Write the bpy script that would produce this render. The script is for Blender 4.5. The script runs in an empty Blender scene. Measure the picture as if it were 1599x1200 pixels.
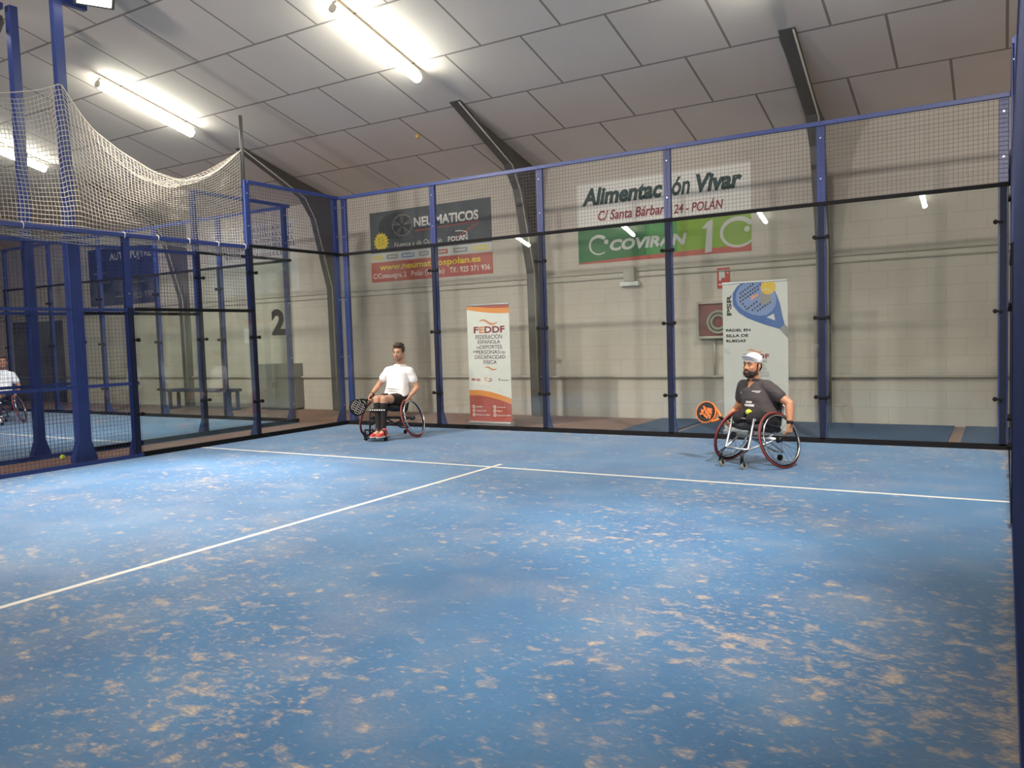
import bpy, bmesh, math, random
from mathutils import Vector as V, Matrix, noise

random.seed(7)
SC = bpy.context.scene
COL = SC.collection
PI = math.pi
R = math.radians

# ------------------------------------------------------------------ camera, world, exposure
cam_data = bpy.data.cameras.new('camera')
cam = bpy.data.objects.new('camera', cam_data)
COL.objects.link(cam)
SC.camera = cam
cam_data.sensor_fit = 'HORIZONTAL'
cam_data.sensor_width = 36.0
cam_data.lens = 36.0 * 1262.7 / 1599.0
cam_data.clip_start = 0.02
cam_data.clip_end = 200
CAM_YAW, CAM_PITCH, CAM_ROLL = R(31.370), R(-3.4046), R(-1.8244)
_f = V((-math.sin(CAM_YAW) * math.cos(CAM_PITCH), math.cos(CAM_YAW) * math.cos(CAM_PITCH), math.sin(CAM_PITCH)))
_r = V((math.cos(CAM_YAW), math.sin(CAM_YAW), 0))
_u = _r.cross(_f)
_r2 = _r * math.cos(CAM_ROLL) + _u * math.sin(CAM_ROLL)
_u2 = -_r * math.sin(CAM_ROLL) + _u * math.cos(CAM_ROLL)
cam.matrix_world = Matrix(((_r2.x, _u2.x, -_f.x, 4.9505), (_r2.y, _u2.y, -_f.y, -0.6948),
                           (_r2.z, _u2.z, -_f.z, 1.4745), (0, 0, 0, 1)))

world = bpy.data.worlds.new('world')
SC.world = world
world.use_nodes = True
world.node_tree.nodes['Background'].inputs[0].default_value = (0.6, 0.65, 0.75, 1)
world.node_tree.nodes['Background'].inputs[1].default_value = 0.25

SC.view_settings.view_transform = 'Standard'
SC.view_settings.look = 'None'
SC.view_settings.gamma = 1
SC.view_settings.use_curve_mapping = False
SC.view_settings.exposure = 0.22

# floodlight heads (on the poles beside the court): position, target, watts, cone
FLOODS = [
    ((-5.00, 5.68, 5.98), (-2.6, 4.4, 0.0), 4200, 54, 'left'),
    ((-5.00, 5.08, 5.98), (-2.6, 8.8, 0.6), 1600, 80, 'left'),
    ((5.00, 5.68, 5.98), (2.9, 7.8, 0.5), 1700, 82, 'right'),
    ((5.00, 5.08, 5.98), (1.9, 3.3, 0.0), 2300, 54, 'right'),
    ((-5.00, -5.40, 5.75), (-6.5, 12.3, 4.0), 2300, 100, 'rear left'),  # unseen fill, added to brighten the back wall and ceiling
    ((5.00, -5.40, 5.75), (1.5, 12.3, 4.2), 2000, 100, 'rear right'),  # its unseen twin, added for the same fill light
    ((-6.62, 5.10, 5.75), (-11.0, 9.5, 0.2), 2300, 84, 'neighbour'),
]
FLOOD_COL = (1.0, 0.93, 0.86)
TUBE_STRENGTH = 38.0
for i, (p, t, w, cone, side) in enumerate(FLOODS):
    ld = bpy.data.lights.new('floodlight_beam', 'SPOT')
    ld.energy = w
    ld.color = FLOOD_COL
    ld.spot_size = R(cone)
    ld.spot_blend = 0.9
    ld.shadow_soft_size = 0.07 if side in ('left', 'right') else 0.25
    lo = bpy.data.objects.new('floodlight_beam', ld)
    COL.objects.link(lo)
    d = (V(t) - V(p)).normalized()
    lo.location = V(p) + d * 0.09
    lo.rotation_euler = d.to_track_quat('-Z', 'Y').to_euler()

# ------------------------------------------------------------------ materials
def mat(name, col, rough=0.6, metal=0.0, var=0.0, scale=8.0, spec=0.5, bump=0.0, bscale=60.0):
    m = bpy.data.materials.new(name)
    m.use_nodes = True
    nt = m.node_tree
    b = nt.nodes['Principled BSDF']
    b.inputs['Base Color'].default_value = (*col, 1)
    b.inputs['Roughness'].default_value = rough
    b.inputs['Metallic'].default_value = metal
    b.inputs['Specular IOR Level'].default_value = spec
    if var > 0 or bump > 0:
        tc = nt.nodes.new('ShaderNodeTexCoord')
    if var > 0:
        nz = nt.nodes.new('ShaderNodeTexNoise')
        nz.inputs['Scale'].default_value = scale
        nz.inputs['Detail'].default_value = 4
        nt.links.new(tc.outputs['Object'], nz.inputs['Vector'])
        mx = nt.nodes.new('ShaderNodeMix')
        mx.data_type = 'RGBA'
        mx.inputs[6].default_value = (*[max(0, c * (1 - var)) for c in col], 1)
        mx.inputs[7].default_value = (*[min(1, c * (1 + var)) for c in col], 1)
        nt.links.new(nz.outputs['Fac'], mx.inputs[0])
        nt.links.new(mx.outputs[2], b.inputs['Base Color'])
    if bump > 0:
        n2 = nt.nodes.new('ShaderNodeTexNoise')
        n2.inputs['Scale'].default_value = bscale
        nt.links.new(tc.outputs['Object'], n2.inputs['Vector'])
        bp = nt.nodes.new('ShaderNodeBump')
        bp.inputs['Strength'].default_value = bump
        bp.inputs['Distance'].default_value = 0.01
        nt.links.new(n2.outputs['Fac'], bp.inputs['Height'])
        nt.links.new(bp.outputs['Normal'], b.inputs['Normal'])
    return m

def emit(name, col, strength):
    m = bpy.data.materials.new(name)
    m.use_nodes = True
    nt = m.node_tree
    nt.nodes.clear()
    e = nt.nodes.new('ShaderNodeEmission')
    e.inputs[0].default_value = (*col, 1)
    e.inputs[1].default_value = strength
    o = nt.nodes.new('ShaderNodeOutputMaterial')
    nt.links.new(e.outputs[0], o.inputs[0])
    return m

def glass_mat():
    m = bpy.data.materials.new('court_glass')
    m.use_nodes = True
    nt = m.node_tree
    nt.nodes.clear()
    o = nt.nodes.new('ShaderNodeOutputMaterial')
    tr = nt.nodes.new('ShaderNodeBsdfTransparent')
    tr.inputs[0].default_value = (0.955, 0.975, 0.962, 1)
    gl = nt.nodes.new('ShaderNodeBsdfGlossy')
    gl.inputs['Color'].default_value = (0.95, 1, 0.97, 1)
    gl.inputs['Roughness'].default_value = 0.015
    df = nt.nodes.new('ShaderNodeBsdfDiffuse')
    df.inputs[0].default_value = (0.55, 0.55, 0.5, 1)
    lw = nt.nodes.new('ShaderNodeLayerWeight')
    lw.inputs[0].default_value = 0.5
    pw = nt.nodes.new('ShaderNodeMath'); pw.operation = 'POWER'; pw.inputs[1].default_value = 5.0
    ma = nt.nodes.new('ShaderNodeMath'); ma.operation = 'MULTIPLY_ADD'
    ma.inputs[1].default_value = 0.92; ma.inputs[2].default_value = 0.045
    nt.links.new(lw.outputs['Facing'], pw.inputs[0])
    nt.links.new(pw.outputs[0], ma.inputs[0])
    # faint dusty smears on the panes
    tc = nt.nodes.new('ShaderNodeTexCoord')
    nz = nt.nodes.new('ShaderNodeTexNoise')
    nz.inputs['Scale'].default_value = 1.3
    nz.inputs['Detail'].default_value = 5
    nt.links.new(tc.outputs['Object'], nz.inputs['Vector'])
    mr = nt.nodes.new('ShaderNodeMapRange')
    mr.inputs[1].default_value = 0.42; mr.inputs[2].default_value = 0.75
    mr.inputs[3].default_value = 0.0; mr.inputs[4].default_value = 0.05
    nt.links.new(nz.outputs['Fac'], mr.inputs[0])
    m1 = nt.nodes.new('ShaderNodeMixShader')
    nt.links.new(mr.outputs[0], m1.inputs[0])
    nt.links.new(tr.outputs[0], m1.inputs[1])
    nt.links.new(df.outputs[0], m1.inputs[2])
    m2 = nt.nodes.new('ShaderNodeMixShader')
    nt.links.new(ma.outputs[0], m2.inputs[0])
    nt.links.new(m1.outputs[0], m2.inputs[1])
    nt.links.new(gl.outputs[0], m2.inputs[2])
    nt.links.new(m2.outputs[0], o.inputs[0])
    return m

def turf_mat():
    m = bpy.data.materials.new('blue_turf')
    m.use_nodes = True
    nt = m.node_tree
    N, L = nt.nodes, nt.links
    b = N['Principled BSDF']
    b.inputs['Roughness'].default_value = 0.75
    b.inputs['Specular IOR Level'].default_value = 0.25
    b.inputs['Sheen Weight'].default_value = 0.25
    b.inputs['Sheen Roughness'].default_value = 0.5
    tc = N.new('ShaderNodeTexCoord')
    def nz(scale, det, sx=1, sy=1, rot=0.0, dist=0.0):
        mp = N.new('ShaderNodeMapping')
        mp.inputs['Scale'].default_value = (sx, sy, 1)
        mp.inputs['Rotation'].default_value = (0, 0, rot)
        L.new(tc.outputs['Object'], mp.inputs['Vector'])
        n = N.new('ShaderNodeTexNoise')
        n.inputs['Scale'].default_value = scale
        n.inputs['Detail'].default_value = det
        n.inputs['Distortion'].default_value = dist
        L.new(mp.outputs[0], n.inputs['Vector'])
        return n.outputs['Fac']
    def rng(x, a, c, d=0.0, e=1.0):
        r = N.new('ShaderNodeMapRange')
        r.inputs[1].default_value = a; r.inputs[2].default_value = c
        r.inputs[3].default_value = d; r.inputs[4].default_value = e
        L.new(x, r.inputs[0])
        return r.outputs[0]
    def mth(op, a, c):
        n = N.new('ShaderNodeMath'); n.operation = op
        for i, v in enumerate((a, c)):
            if isinstance(v, (int, float)): n.inputs[i].default_value = v
            else: L.new(v, n.inputs[i])
        return n.outputs[0]
    def mix(f, a, c):
        n = N.new('ShaderNodeMix'); n.data_type = 'RGBA'
        L.new(f, n.inputs[0])
        for i, v in ((6, a), (7, c)):
            if isinstance(v, tuple): n.inputs[i].default_value = (*v, 1)
            else: L.new(v, n.inputs[i])
        return n.outputs[2]
    blue = mix(rng(nz(1.1, 5), 0.35, 0.68), TURF_DARK, TURF_LIGHT)
    fine = mix(rng(nz(38, 4), 0.3, 0.75), TURF_DARK, TURF_LIGHT)
    h = N.new('ShaderNodeMix'); h.data_type = 'RGBA'; h.inputs[0].default_value = 0.35
    L.new(blue, h.inputs[6]); L.new(fine, h.inputs[7])
    base = h.outputs[2]
    # patches of sand lying in the pile
    big = nz(0.5, 3)
    med = nz(8.5, 4, 1, 1.2, 0.5, 0.3)
    small = nz(20, 4, 1, 1.6, -0.35, 0.3)
    sep = N.new('ShaderNodeSeparateXYZ')
    L.new(tc.outputs['Object'], sep.inputs[0])
    edge = rng(sep.outputs[0], 4.88, 5.02, 0.0, 0.17)
    edgeb = rng(sep.outputs[1], 9.75, 10.0, 0.0, 0.09)
    near = rng(sep.outputs[1], 6.5, 0.5, -0.016, 0.038)
    thr = mth('ADD', mth('ADD', mth('MULTIPLY', rng(big, 0.3, 0.7, -0.5, 0.5), 0.14), edge), mth('ADD', edgeb, near))
    s1 = rng(mth('ADD', med, thr), 0.585, 0.74)
    s2 = rng(mth('ADD', small, thr), 0.60, 0.74)
    streak = rng(nz(42, 4, 1, 2.6, 0.3), 0.36, 0.62, 0.18, 1.0)
    s = mth('MULTIPLY', mth('MAXIMUM', s1, mth('MULTIPLY', s2, 0.7)), streak)
    haze = mth('MULTIPLY', mth('MULTIPLY', rng(mth('ADD', nz(1.7, 7), near), 0.47, 0.74), 0.28), rng(nz(30, 4, 1, 2.0, -0.2), 0.35, 0.7, 0.25, 1.0))
    c1 = mix(mth('ADD', s, haze), base, SAND)
    L.new(c1, b.inputs['Base Color'])
    bp = N.new('ShaderNodeBump'); bp.inputs['Strength'].default_value = 0.25; bp.inputs['Distance'].default_value = 0.01
    L.new(nz(160, 2), bp.inputs['Height'])
    L.new(bp.outputs[0], b.inputs['Normal'])
    return m

TURF_DARK = (0.022, 0.098, 0.222)
TURF_LIGHT = (0.046, 0.160, 0.308)
SAND = (0.47, 0.345, 0.22)

def brick_mat(name, c1, c2, cm, bw, rh, mortar, off=0.5, loc=(0, 0, 0), rot=(0, 0, 0), rough=0.85, stain=0.0):
    m = bpy.data.materials.new(name)
    m.use_nodes = True
    nt = m.node_tree
    N, L = nt.nodes, nt.links
    b = N['Principled BSDF']
    b.inputs['Roughness'].default_value = rough
    b.inputs['Specular IOR Level'].default_value = 0.25
    tc = N.new('ShaderNodeTexCoord')
    mp = N.new('ShaderNodeMapping')
    mp.inputs['Location'].default_value = loc
    mp.inputs['Rotation'].default_value = rot
    L.new(tc.outputs['Object'], mp.inputs['Vector'])
    br = N.new('ShaderNodeTexBrick')
    br.offset = off
    br.inputs['Color1'].default_value = (*c1, 1)
    br.inputs['Color2'].default_value = (*c2, 1)
    br.inputs['Mortar'].default_value = (*cm, 1)
    br.inputs['Scale'].default_value = 1
    br.inputs['Mortar Size'].default_value = mortar
    br.inputs['Mortar Smooth'].default_value = 0.3
    br.inputs['Brick Width'].default_value = bw
    br.inputs['Row Height'].default_value = rh
    L.new(mp.outputs[0], br.inputs['Vector'])
    out = br.outputs['Color']
    if stain > 0:
        nz = N.new('ShaderNodeTexNoise')
        nz.inputs['Scale'].default_value = 0.9
        nz.inputs['Detail'].default_value = 6
        L.new(tc.outputs['Object'], nz.inputs['Vector'])
        mr = N.new('ShaderNodeMapRange')
        mr.inputs[1].default_value = 0.3; mr.inputs[2].default_value = 0.7
        mr.inputs[3].default_value = 1 - stain; mr.inputs[4].default_value = 1.0
        L.new(nz.outputs['Fac'], mr.inputs[0])
        mx = N.new('ShaderNodeMix'); mx.data_type = 'RGBA'; mx.blend_type = 'MULTIPLY'
        mx.inputs[0].default_value = 1
        L.new(out, mx.inputs[6])
        L.new(mr.outputs[0], mx.inputs[7])
        out = mx.outputs[2]
    L.new(out, b.inputs['Base Color'])
    return m

M = dict(
    blue=mat('blue_paint', (0.030, 0.052, 0.205), 0.35, 0.0, 0.15, 5),
    black=mat('black_rubber', (0.012, 0.011, 0.012), 0.8, 0, 0.2, 10, spec=0.15),
    wire=mat('blue_wire', (0.03, 0.05, 0.16), 0.4, 0.2),
    wire_back=mat('dark_wire', (0.05, 0.045, 0.055), 0.5, 0.2),
    steel=mat('grey_steel', (0.115, 0.106, 0.096), 0.5, 0.3, 0.2, 4),
    chrome=mat('chrome', (0.75, 0.75, 0.75), 0.18, 1.0),
    alu=mat('aluminium', (0.62, 0.63, 0.65), 0.3, 0.85),
    white=mat('white_plastic', (0.72, 0.72, 0.68), 0.5, 0, 0.04),
    rope=mat('net_cord', (0.60, 0.55, 0.46), 0.8, 0, 0.1, 20),
    pipe=mat('painted_pipe', (0.42, 0.39, 0.33), 0.6, 0, 0.08),
    floor=mat('red_brown_concrete', (0.27, 0.155, 0.115), 0.8, 0, 0.22, 2.5, bump=0.1),
    mats=mat('dark_blue_turf_mat', (0.03, 0.06, 0.13), 0.9, 0, 0.25, 30, bump=0.3, bscale=200),
    line=mat('white_line', (0.60, 0.565, 0.50), 0.8, 0, 0.12, 6),
    door=mat('dark_grey_door', (0.06, 0.06, 0.062), 0.6, 0, 0.15, 3),
    cabinet=mat('grey_cabinet', (0.17, 0.165, 0.15), 0.55, 0.0, 0.1, 4),
    navy=mat('navy_print', (0.022, 0.028, 0.085), 0.55, 0, 0.2, 3),
    bench=mat('navy_bench', (0.02, 0.035, 0.10), 0.5, 0, 0.15),
    ink=mat('black_ink', (0.02, 0.02, 0.022), 0.6),
    tyre=mat('dark_red_tyre', (0.20, 0.03, 0.028), 0.55, 0, 0.15, 30),
    darkmetal=mat('black_metal', (0.025, 0.025, 0.028), 0.35, 0.5),
    cloth_black=mat('black_cloth', (0.013, 0.011, 0.012), 0.9, 0, 0.3, 25),
    polo=mat('charcoal_polo', (0.060, 0.050, 0.053), 0.85, 0, 0.2, 14),
    tee=mat('white_tee', (0.80, 0.76, 0.73), 0.9, 0, 0.04, 10),
    tee2=mat('pale_tee', (0.62, 0.66, 0.72), 0.9, 0, 0.06, 10),
    skin=mat('skin', (0.50, 0.265, 0.165), 0.5, 0, 0.08, 18),
    skin2=mat('skin_tan', (0.52, 0.24, 0.13), 0.5, 0, 0.08, 18),
    skin3=mat('skin_dark', (0.30, 0.155, 0.10), 0.5, 0, 0.08, 18),
    lips=mat('lips', (0.36, 0.14, 0.11), 0.5),
    hair=mat('brown_hair', (0.055, 0.032, 0.020), 0.75, 0, 0.45, 70, bump=0.6, bscale=140),
    stubble=mat('short_stubble', (0.24, 0.125, 0.08), 0.7, 0, 0.3, 80),
    beard=mat('dark_beard', (0.035, 0.021, 0.015), 0.8, 0, 0.5, 90, bump=0.6, bscale=160),
    eyew=mat('eye_white', (0.30, 0.24, 0.20), 0.3),
    eyed=mat('eye_dark', (0.03, 0.018, 0.012), 0.15),
    cap=mat('white_cap', (0.82, 0.81, 0.80), 0.8, 0, 0.03),
    red_shoe=mat('red_shoe', (0.62, 0.06, 0.05), 0.5, 0, 0.15, 30),
    ball=mat('yellow_felt', (0.62, 0.72, 0.04), 0.9, 0, 0.15, 60),
    ball_or=mat('amber_felt', (0.60, 0.38, 0.05), 0.9, 0, 0.15, 60),
    orange=mat('orange_print', (0.82, 0.20, 0.03), 0.45),
    p_white=mat('print_white', (0.72, 0.69, 0.64), 0.6, 0, 0.03, 2),
    p_paper=mat('print_grey_white', (0.52, 0.50, 0.475), 0.6, 0, 0.03, 2),
    p_red=mat('print_brick_red', (0.40, 0.065, 0.05), 0.6, 0, 0.05, 2),
    p_wine=mat('print_wine', (0.26, 0.03, 0.045), 0.6),
    p_orange=mat('print_orange', (0.74, 0.27, 0.06), 0.6),
    p_salmon=mat('print_salmon', (0.66, 0.26, 0.12), 0.6),
    p_bred=mat('print_banner_red', (0.42, 0.085, 0.065), 0.6, 0, 0.05, 2),
    p_yellow=mat('print_yellow', (0.68, 0.52, 0.04), 0.6, 0, 0.1, 30),
    p_green=mat('print_green', (0.035, 0.15, 0.05), 0.6, 0, 0.1, 2),
    p_mid=mat('print_mid_green', (0.06, 0.25, 0.06), 0.6, 0, 0.1, 2),
    p_lime=mat('print_lime', (0.20, 0.33, 0.03), 0.6, 0, 0.1, 2),
    p_dgreen=mat('print_dark_green', (0.018, 0.05, 0.045), 0.6),
    p_grey=mat('print_grey', (0.22, 0.21, 0.2), 0.6),
    p_sky=mat('print_soft_blue', (0.16, 0.22, 0.42), 0.6),
    p_blue=mat('print_blue', (0.04, 0.10, 0.30), 0.6),
    p_purple=mat('print_purple', (0.12, 0.05, 0.13), 0.6),
    p_tyre=mat('print_tyre', (0.035, 0.042, 0.046), 0.6, 0, 0.3, 4),
    p_smoke=mat('print_smoke_grey', (0.075, 0.09, 0.095), 0.6, 0, 0.7, 2.2),
    fire=mat('fire_red', (0.42, 0.03, 0.025), 0.5), hose_red=mat('hose_box_red', (0.17, 0.03, 0.025), 0.5),
    seal=mat('dark_seal', (0.014, 0.017, 0.036), 0.6, 0, 0.2, 10, spec=0.2),
    hose=mat('hose_grey', (0.30, 0.29, 0.24), 0.6),
    lampglass=mat('lens_glass', (0.35, 0.34, 0.32), 0.1),
    net_black=mat('seat_fabric', (0.03, 0.03, 0.033), 0.85),
)
M['glass'] = glass_mat()
M['turf'] = turf_mat()
M['wall'] = brick_mat('pale_block_wall', (0.565, 0.505, 0.44), (0.55, 0.49, 0.425), (0.48, 0.425, 0.36), 0.5, 0.25, 0.006, stain=0.12, rot=(R(90), 0, 0))
M['ceil'] = brick_mat('ceiling_board', (0.73, 0.635, 0.56), (0.71, 0.615, 0.54), (0.30, 0.25, 0.215), 1.22, 1.25, 0.019, loc=(1.13, 0.09, 0), stain=0.06)
M['tube'] = emit('tube_light', (0.95, 1.0, 0.90), TUBE_STRENGTH)
M['flood'] = emit('flood_lens', (1.0, 0.95, 0.88), 6.0)
# ------------------------------------------------------------------ mesh helpers
class MB:
    """collects shapes and links them as ONE mesh object"""
    def __init__(s):
        s.v, s.f = [], []
    def add(s, vs, fs):
        o = len(s.v)
        s.v += [V(p) for p in vs]
        s.f += [tuple(i + o for i in f) for f in fs]
        return s
    def box(s, lo, hi, m=None):
        x0, y0, z0 = lo; x1, y1, z1 = hi
        vs = [V(p) for p in ((x0,y0,z0),(x1,y0,z0),(x1,y1,z0),(x0,y1,z0),(x0,y0,z1),(x1,y0,z1),(x1,y1,z1),(x0,y1,z1))]
        if m is not None: vs = [m @ p for p in vs]
        return s.add(vs, [(0,3,2,1),(4,5,6,7),(0,1,5,4),(1,2,6,5),(2,3,7,6),(3,0,4,7)])
    def bar(s, a, b, w, h, up=(0, 0, 1)):
        a, b = V(a), V(b)
        d = (b - a).normalized()
        sd = d.cross(V(up))
        if sd.length < 1e-4: sd = d.cross(V((1, 0, 0)))
        sd.normalize()
        u = sd.cross(d)
        vs = []
        for p in (a, b):
            for i, j in ((-1,-1),(1,-1),(1,1),(-1,1)):
                vs.append(p + sd * (i * w / 2) + u * (j * h / 2))
        return s.add(vs, [(3,2,1,0),(4,5,6,7),(0,1,5,4),(1,2,6,5),(2,3,7,6),(3,0,4,7)])
    def tube(s, pts, r, n=8, closed=False, caps=True):
        pts = [V(p) for p in pts]
        k = len(pts)
        rs = r if isinstance(r, (list, tuple)) else [r] * k
        rings = []
        prev = None
        for i, p in enumerate(pts):
            if closed: d = pts[(i + 1) % k] - pts[i - 1]
            else: d = pts[min(i + 1, k - 1)] - pts[max(i - 1, 0)]
            if d.length < 1e-9: d = V((0, 0, 1))
            d.normalize()
            if prev is None:
                a = d.cross(V((0, 0, 1)))
                if a.length < 0.05: a = d.cross(V((1, 0, 0)))
            else:
                a = prev - d * prev.dot(d)
                if a.length < 1e-4: a = d.cross(V((1, 0, 0)))
            a.normalize()
            prev = a
            b = d.cross(a)
            rings.append([p + a * (math.cos(2*PI*j/n) * rs[i]) + b * (math.sin(2*PI*j/n) * rs[i]) for j in range(n)])
        vs = [q for g in rings for q in g]
        fs = []
        for i in range(k if closed else k - 1):
            i2 = (i + 1) % k
            for j in range(n):
                j2 = (j + 1) % n
                fs.append((i*n+j, i*n+j2, i2*n+j2, i2*n+j))
        if not closed and caps:
            fs.append(tuple(range(n - 1, -1, -1)))
            fs.append(tuple((k-1)*n + j for j in range(n)))
        return s.add(vs, fs)
    def circle(s, c, ax, rad, r, n=40, m=8):
        """torus about an axis"""
        ax = V(ax).normalized()
        a = ax.cross(V((0, 0, 1)))
        if a.length < 0.05: a = ax.cross(V((1, 0, 0)))
        a.normalize(); b = ax.cross(a)
        return s.tube([V(c) + a * (rad*math.cos(2*PI*i/n)) + b * (rad*math.sin(2*PI*i/n)) for i in range(n)], r, m, closed=True)
    def prism(s, poly, vec):
        poly = [V(p) for p in poly]; vec = V(vec); n = len(poly)
        fs = [tuple(range(n - 1, -1, -1)), tuple(range(n, 2*n))]
        fs += [(i, (i+1) % n, n + (i+1) % n, n + i) for i in range(n)]
        return s.add(poly + [p + vec for p in poly], fs)
    def ell(s, c, r, m=None, nu=16, nv=10):
        c = V(c)
        if isinstance(r, (int, float)): r = (r, r, r)
        vs = [V((0, 0, r[2]))]
        for i in range(1, nv):
            t = PI * i / nv
            for j in range(nu):
                p = 2*PI*j/nu
                vs.append(V((r[0]*math.sin(t)*math.cos(p), r[1]*math.sin(t)*math.sin(p), r[2]*math.cos(t))))
        vs.append(V((0, 0, -r[2])))
        if m is not None: vs = [m @ v for v in vs]
        vs = [v + c for v in vs]
        fs = [(0, 1+j, 1+(j+1) % nu) for j in range(nu)]
        for i in range(nv - 2):
            for j in range(nu):
                a = 1 + i*nu + j; b = 1 + i*nu + (j+1) % nu
                fs.append((a, a+nu, b+nu, b))
        e = len(vs) - 1; o = 1 + (nv-2)*nu
        fs += [(o+j, e, o+(j+1) % nu) for j in range(nu)]
        return s.add(vs, fs)
    def chain(s, pts):
        """[(point, radius)...] joined by cones, spheres at the joints"""
        for p, r in pts: s.ell(p, r, nu=14, nv=9)
        for (a, ra), (b, rb) in zip(pts, pts[1:]): s.tube([a, b], [ra, rb], 14)
        return s
    def rings(s, rs, n=24, pw=2.4):
        """loft of super-ellipse rings (centre, ux, uy, rx, ry)"""
        vs = []
        for c, ux, uy, rx, ry in rs:
            c, ux, uy = V(c), V(ux), V(uy)
            for j in range(n):
                t = 2*PI*j/n
                ct, st = math.cos(t), math.sin(t)
                vs.append(c + ux * (rx*math.copysign(abs(ct)**(2/pw), ct)) + uy * (ry*math.copysign(abs(st)**(2/pw), st)))
        k = len(rs)
        fs = [(i*n+j, i*n+(j+1) % n, (i+1)*n+(j+1) % n, (i+1)*n+j) for i in range(k-1) for j in range(n)]
        fs += [tuple(range(n-1, -1, -1)), tuple((k-1)*n+j for j in range(n))]
        return s.add(vs, fs)
    def mesh(s, name):
        me = bpy.data.meshes.new(name)
        me.from_pydata([tuple(v) for v in s.v], [], s.f)
        bm = bmesh.new(); bm.from_mesh(me)
        bmesh.ops.recalc_face_normals(bm, faces=bm.faces)
        bm.to_mesh(me); bm.free()
        return me
    def build(s, name, m, parent=None, smooth=False, world=False, bevel=0.0):
        if world and parent is not None:
            s.v = [v - parent.location for v in s.v]
        me = s.mesh(name)
        return link(name, me, m, parent, smooth, bevel)

def link(name, me, m, parent=None, smooth=False, bevel=0.0):
    me.materials.clear()
    me.materials.append(M[m] if isinstance(m, str) else m)
    if smooth:
        for p in me.polygons: p.use_smooth = True
    o = bpy.data.objects.new(name, me)
    COL.objects.link(o)
    if parent is not None: o.parent = parent
    if bevel > 0:
        b = o.modifiers.new('bevel', 'BEVEL'); b.width = bevel; b.segments = 2; b.limit_method = 'ANGLE'
    return o

def tag(o, label, cat, group=None):
    o['label'] = label; o['category'] = cat
    if group: o['group'] = group
    return o

def struct(o):
    o['kind'] = 'structure'
    return o

def thing(name, label, cat, loc=(0, 0, 0), rz=0.0, group=None):
    o = bpy.data.objects.new(name, None)
    COL.objects.link(o)
    o.location = loc; o.rotation_euler = (0, 0, rz)
    o.empty_display_size = 0.1
    return tag(o, label, cat, group)

def blob(mb, name, m, parent, voxel=0.006, smooth=5, noise_amp=0.0, noise_scale=20.0, decimate=1.0, wrinkle=None):
    """one continuous skin around overlapping shapes"""
    me = mb.mesh(name)
    o = bpy.data.objects.new(name, me)
    COL.objects.link(o)
    r = o.modifiers.new('r', 'REMESH'); r.mode = 'VOXEL'; r.voxel_size = voxel
    if smooth:
        k = o.modifiers.new('s', 'SMOOTH'); k.factor = 0.5; k.iterations = smooth
    if decimate < 1:
        d = o.modifiers.new('d', 'DECIMATE'); d.ratio = decimate
    dg = bpy.context.evaluated_depsgraph_get()
    dg.update()
    me2 = bpy.data.meshes.new_from_object(o.evaluated_get(dg))
    bpy.data.objects.remove(o)
    if noise_amp > 0:
        nrm = [v.normal.copy() for v in me2.vertices]
        for v, nn in zip(me2.vertices, nrm):
            v.co += nn * (noise.noise(v.co * noise_scale) * noise_amp)
    if wrinkle:
        nrm = [v.normal.copy() for v in me2.vertices]
        for v, nn in zip(me2.vertices, nrm):
            v.co += nn * wrinkle(v.co)
    return link(name, me2, m, parent, True)

# ------------------------------------------------------------------ lettering and print on flat sheets
def lettering(parent, body, x0, x1, z0, z1, m, y=-0.006, bold=0.0, shear=0.0, name='lettering', vertical=False, depth=0.001, space=1.0):
    cu = bpy.data.curves.new(name, 'FONT')
    cu.body = body
    cu.size = 1
    cu.offset = bold
    cu.shear = shear
    cu.space_character = space
    cu.resolution_u = 3
    o = bpy.data.objects.new(name, cu)
    COL.objects.link(o)
    dg = bpy.context.evaluated_depsgraph_get(); dg.update()
    me = bpy.data.meshes.new_from_object(o.evaluated_get(dg))
    bpy.data.objects.remove(o)
    xs = [v.co.x for v in me.vertices]; ys = [v.co.y for v in me.vertices]
    ax, bx, ay, by = min(xs), max(xs), min(ys), max(ys)
    for v in me.vertices:
        u = (v.co.x - ax) / (bx - ax); w = (v.co.y - ay) / (by - ay)
        if vertical: u, w = 1 - w, u
        v.co = V((x0 + u * (x1 - x0), y, z0 + w * (z1 - z0)))
    me.name = name
    return link(name, me, m, parent)

def patch(parent, name, pts, m, y=-0.004, t=0.001):
    """flat printed shape: pts are (x, z) in the sheet's plane"""
    me = bpy.data.meshes.new(name)
    bm = bmesh.new()
    vs = [bm.verts.new((x, y, z)) for x, z in pts]
    f = bm.faces.new(vs)
    bm.normal_update()
    if f.normal.y > 0: f.normal_flip()
    bmesh.ops.triangulate(bm, faces=bm.faces)
    bm.to_mesh(me); bm.free()
    return link(name, me, m, parent)

def patches(parent, name, polys, m, y=-0.004):
    me = bpy.data.meshes.new(name)
    bm = bmesh.new()
    for pts in polys:
        f = bm.faces.new([bm.verts.new((x, y, z)) for x, z in pts])
        f.normal_update()
        if f.normal.y > 0: f.normal_flip()
    bmesh.ops.triangulate(bm, faces=bm.faces)
    bm.to_mesh(me); bm.free()
    return link(name, me, m, parent)

def disc_pts(cx, cz, rx, rz=None, n=28, a0=0.0, a1=2*PI):
    rz = rx if rz is None else rz
    return [(cx + rx*math.cos(a0 + (a1-a0)*i/n), cz + rz*math.sin(a0 + (a1-a0)*i/n)) for i in range(n)]

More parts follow.
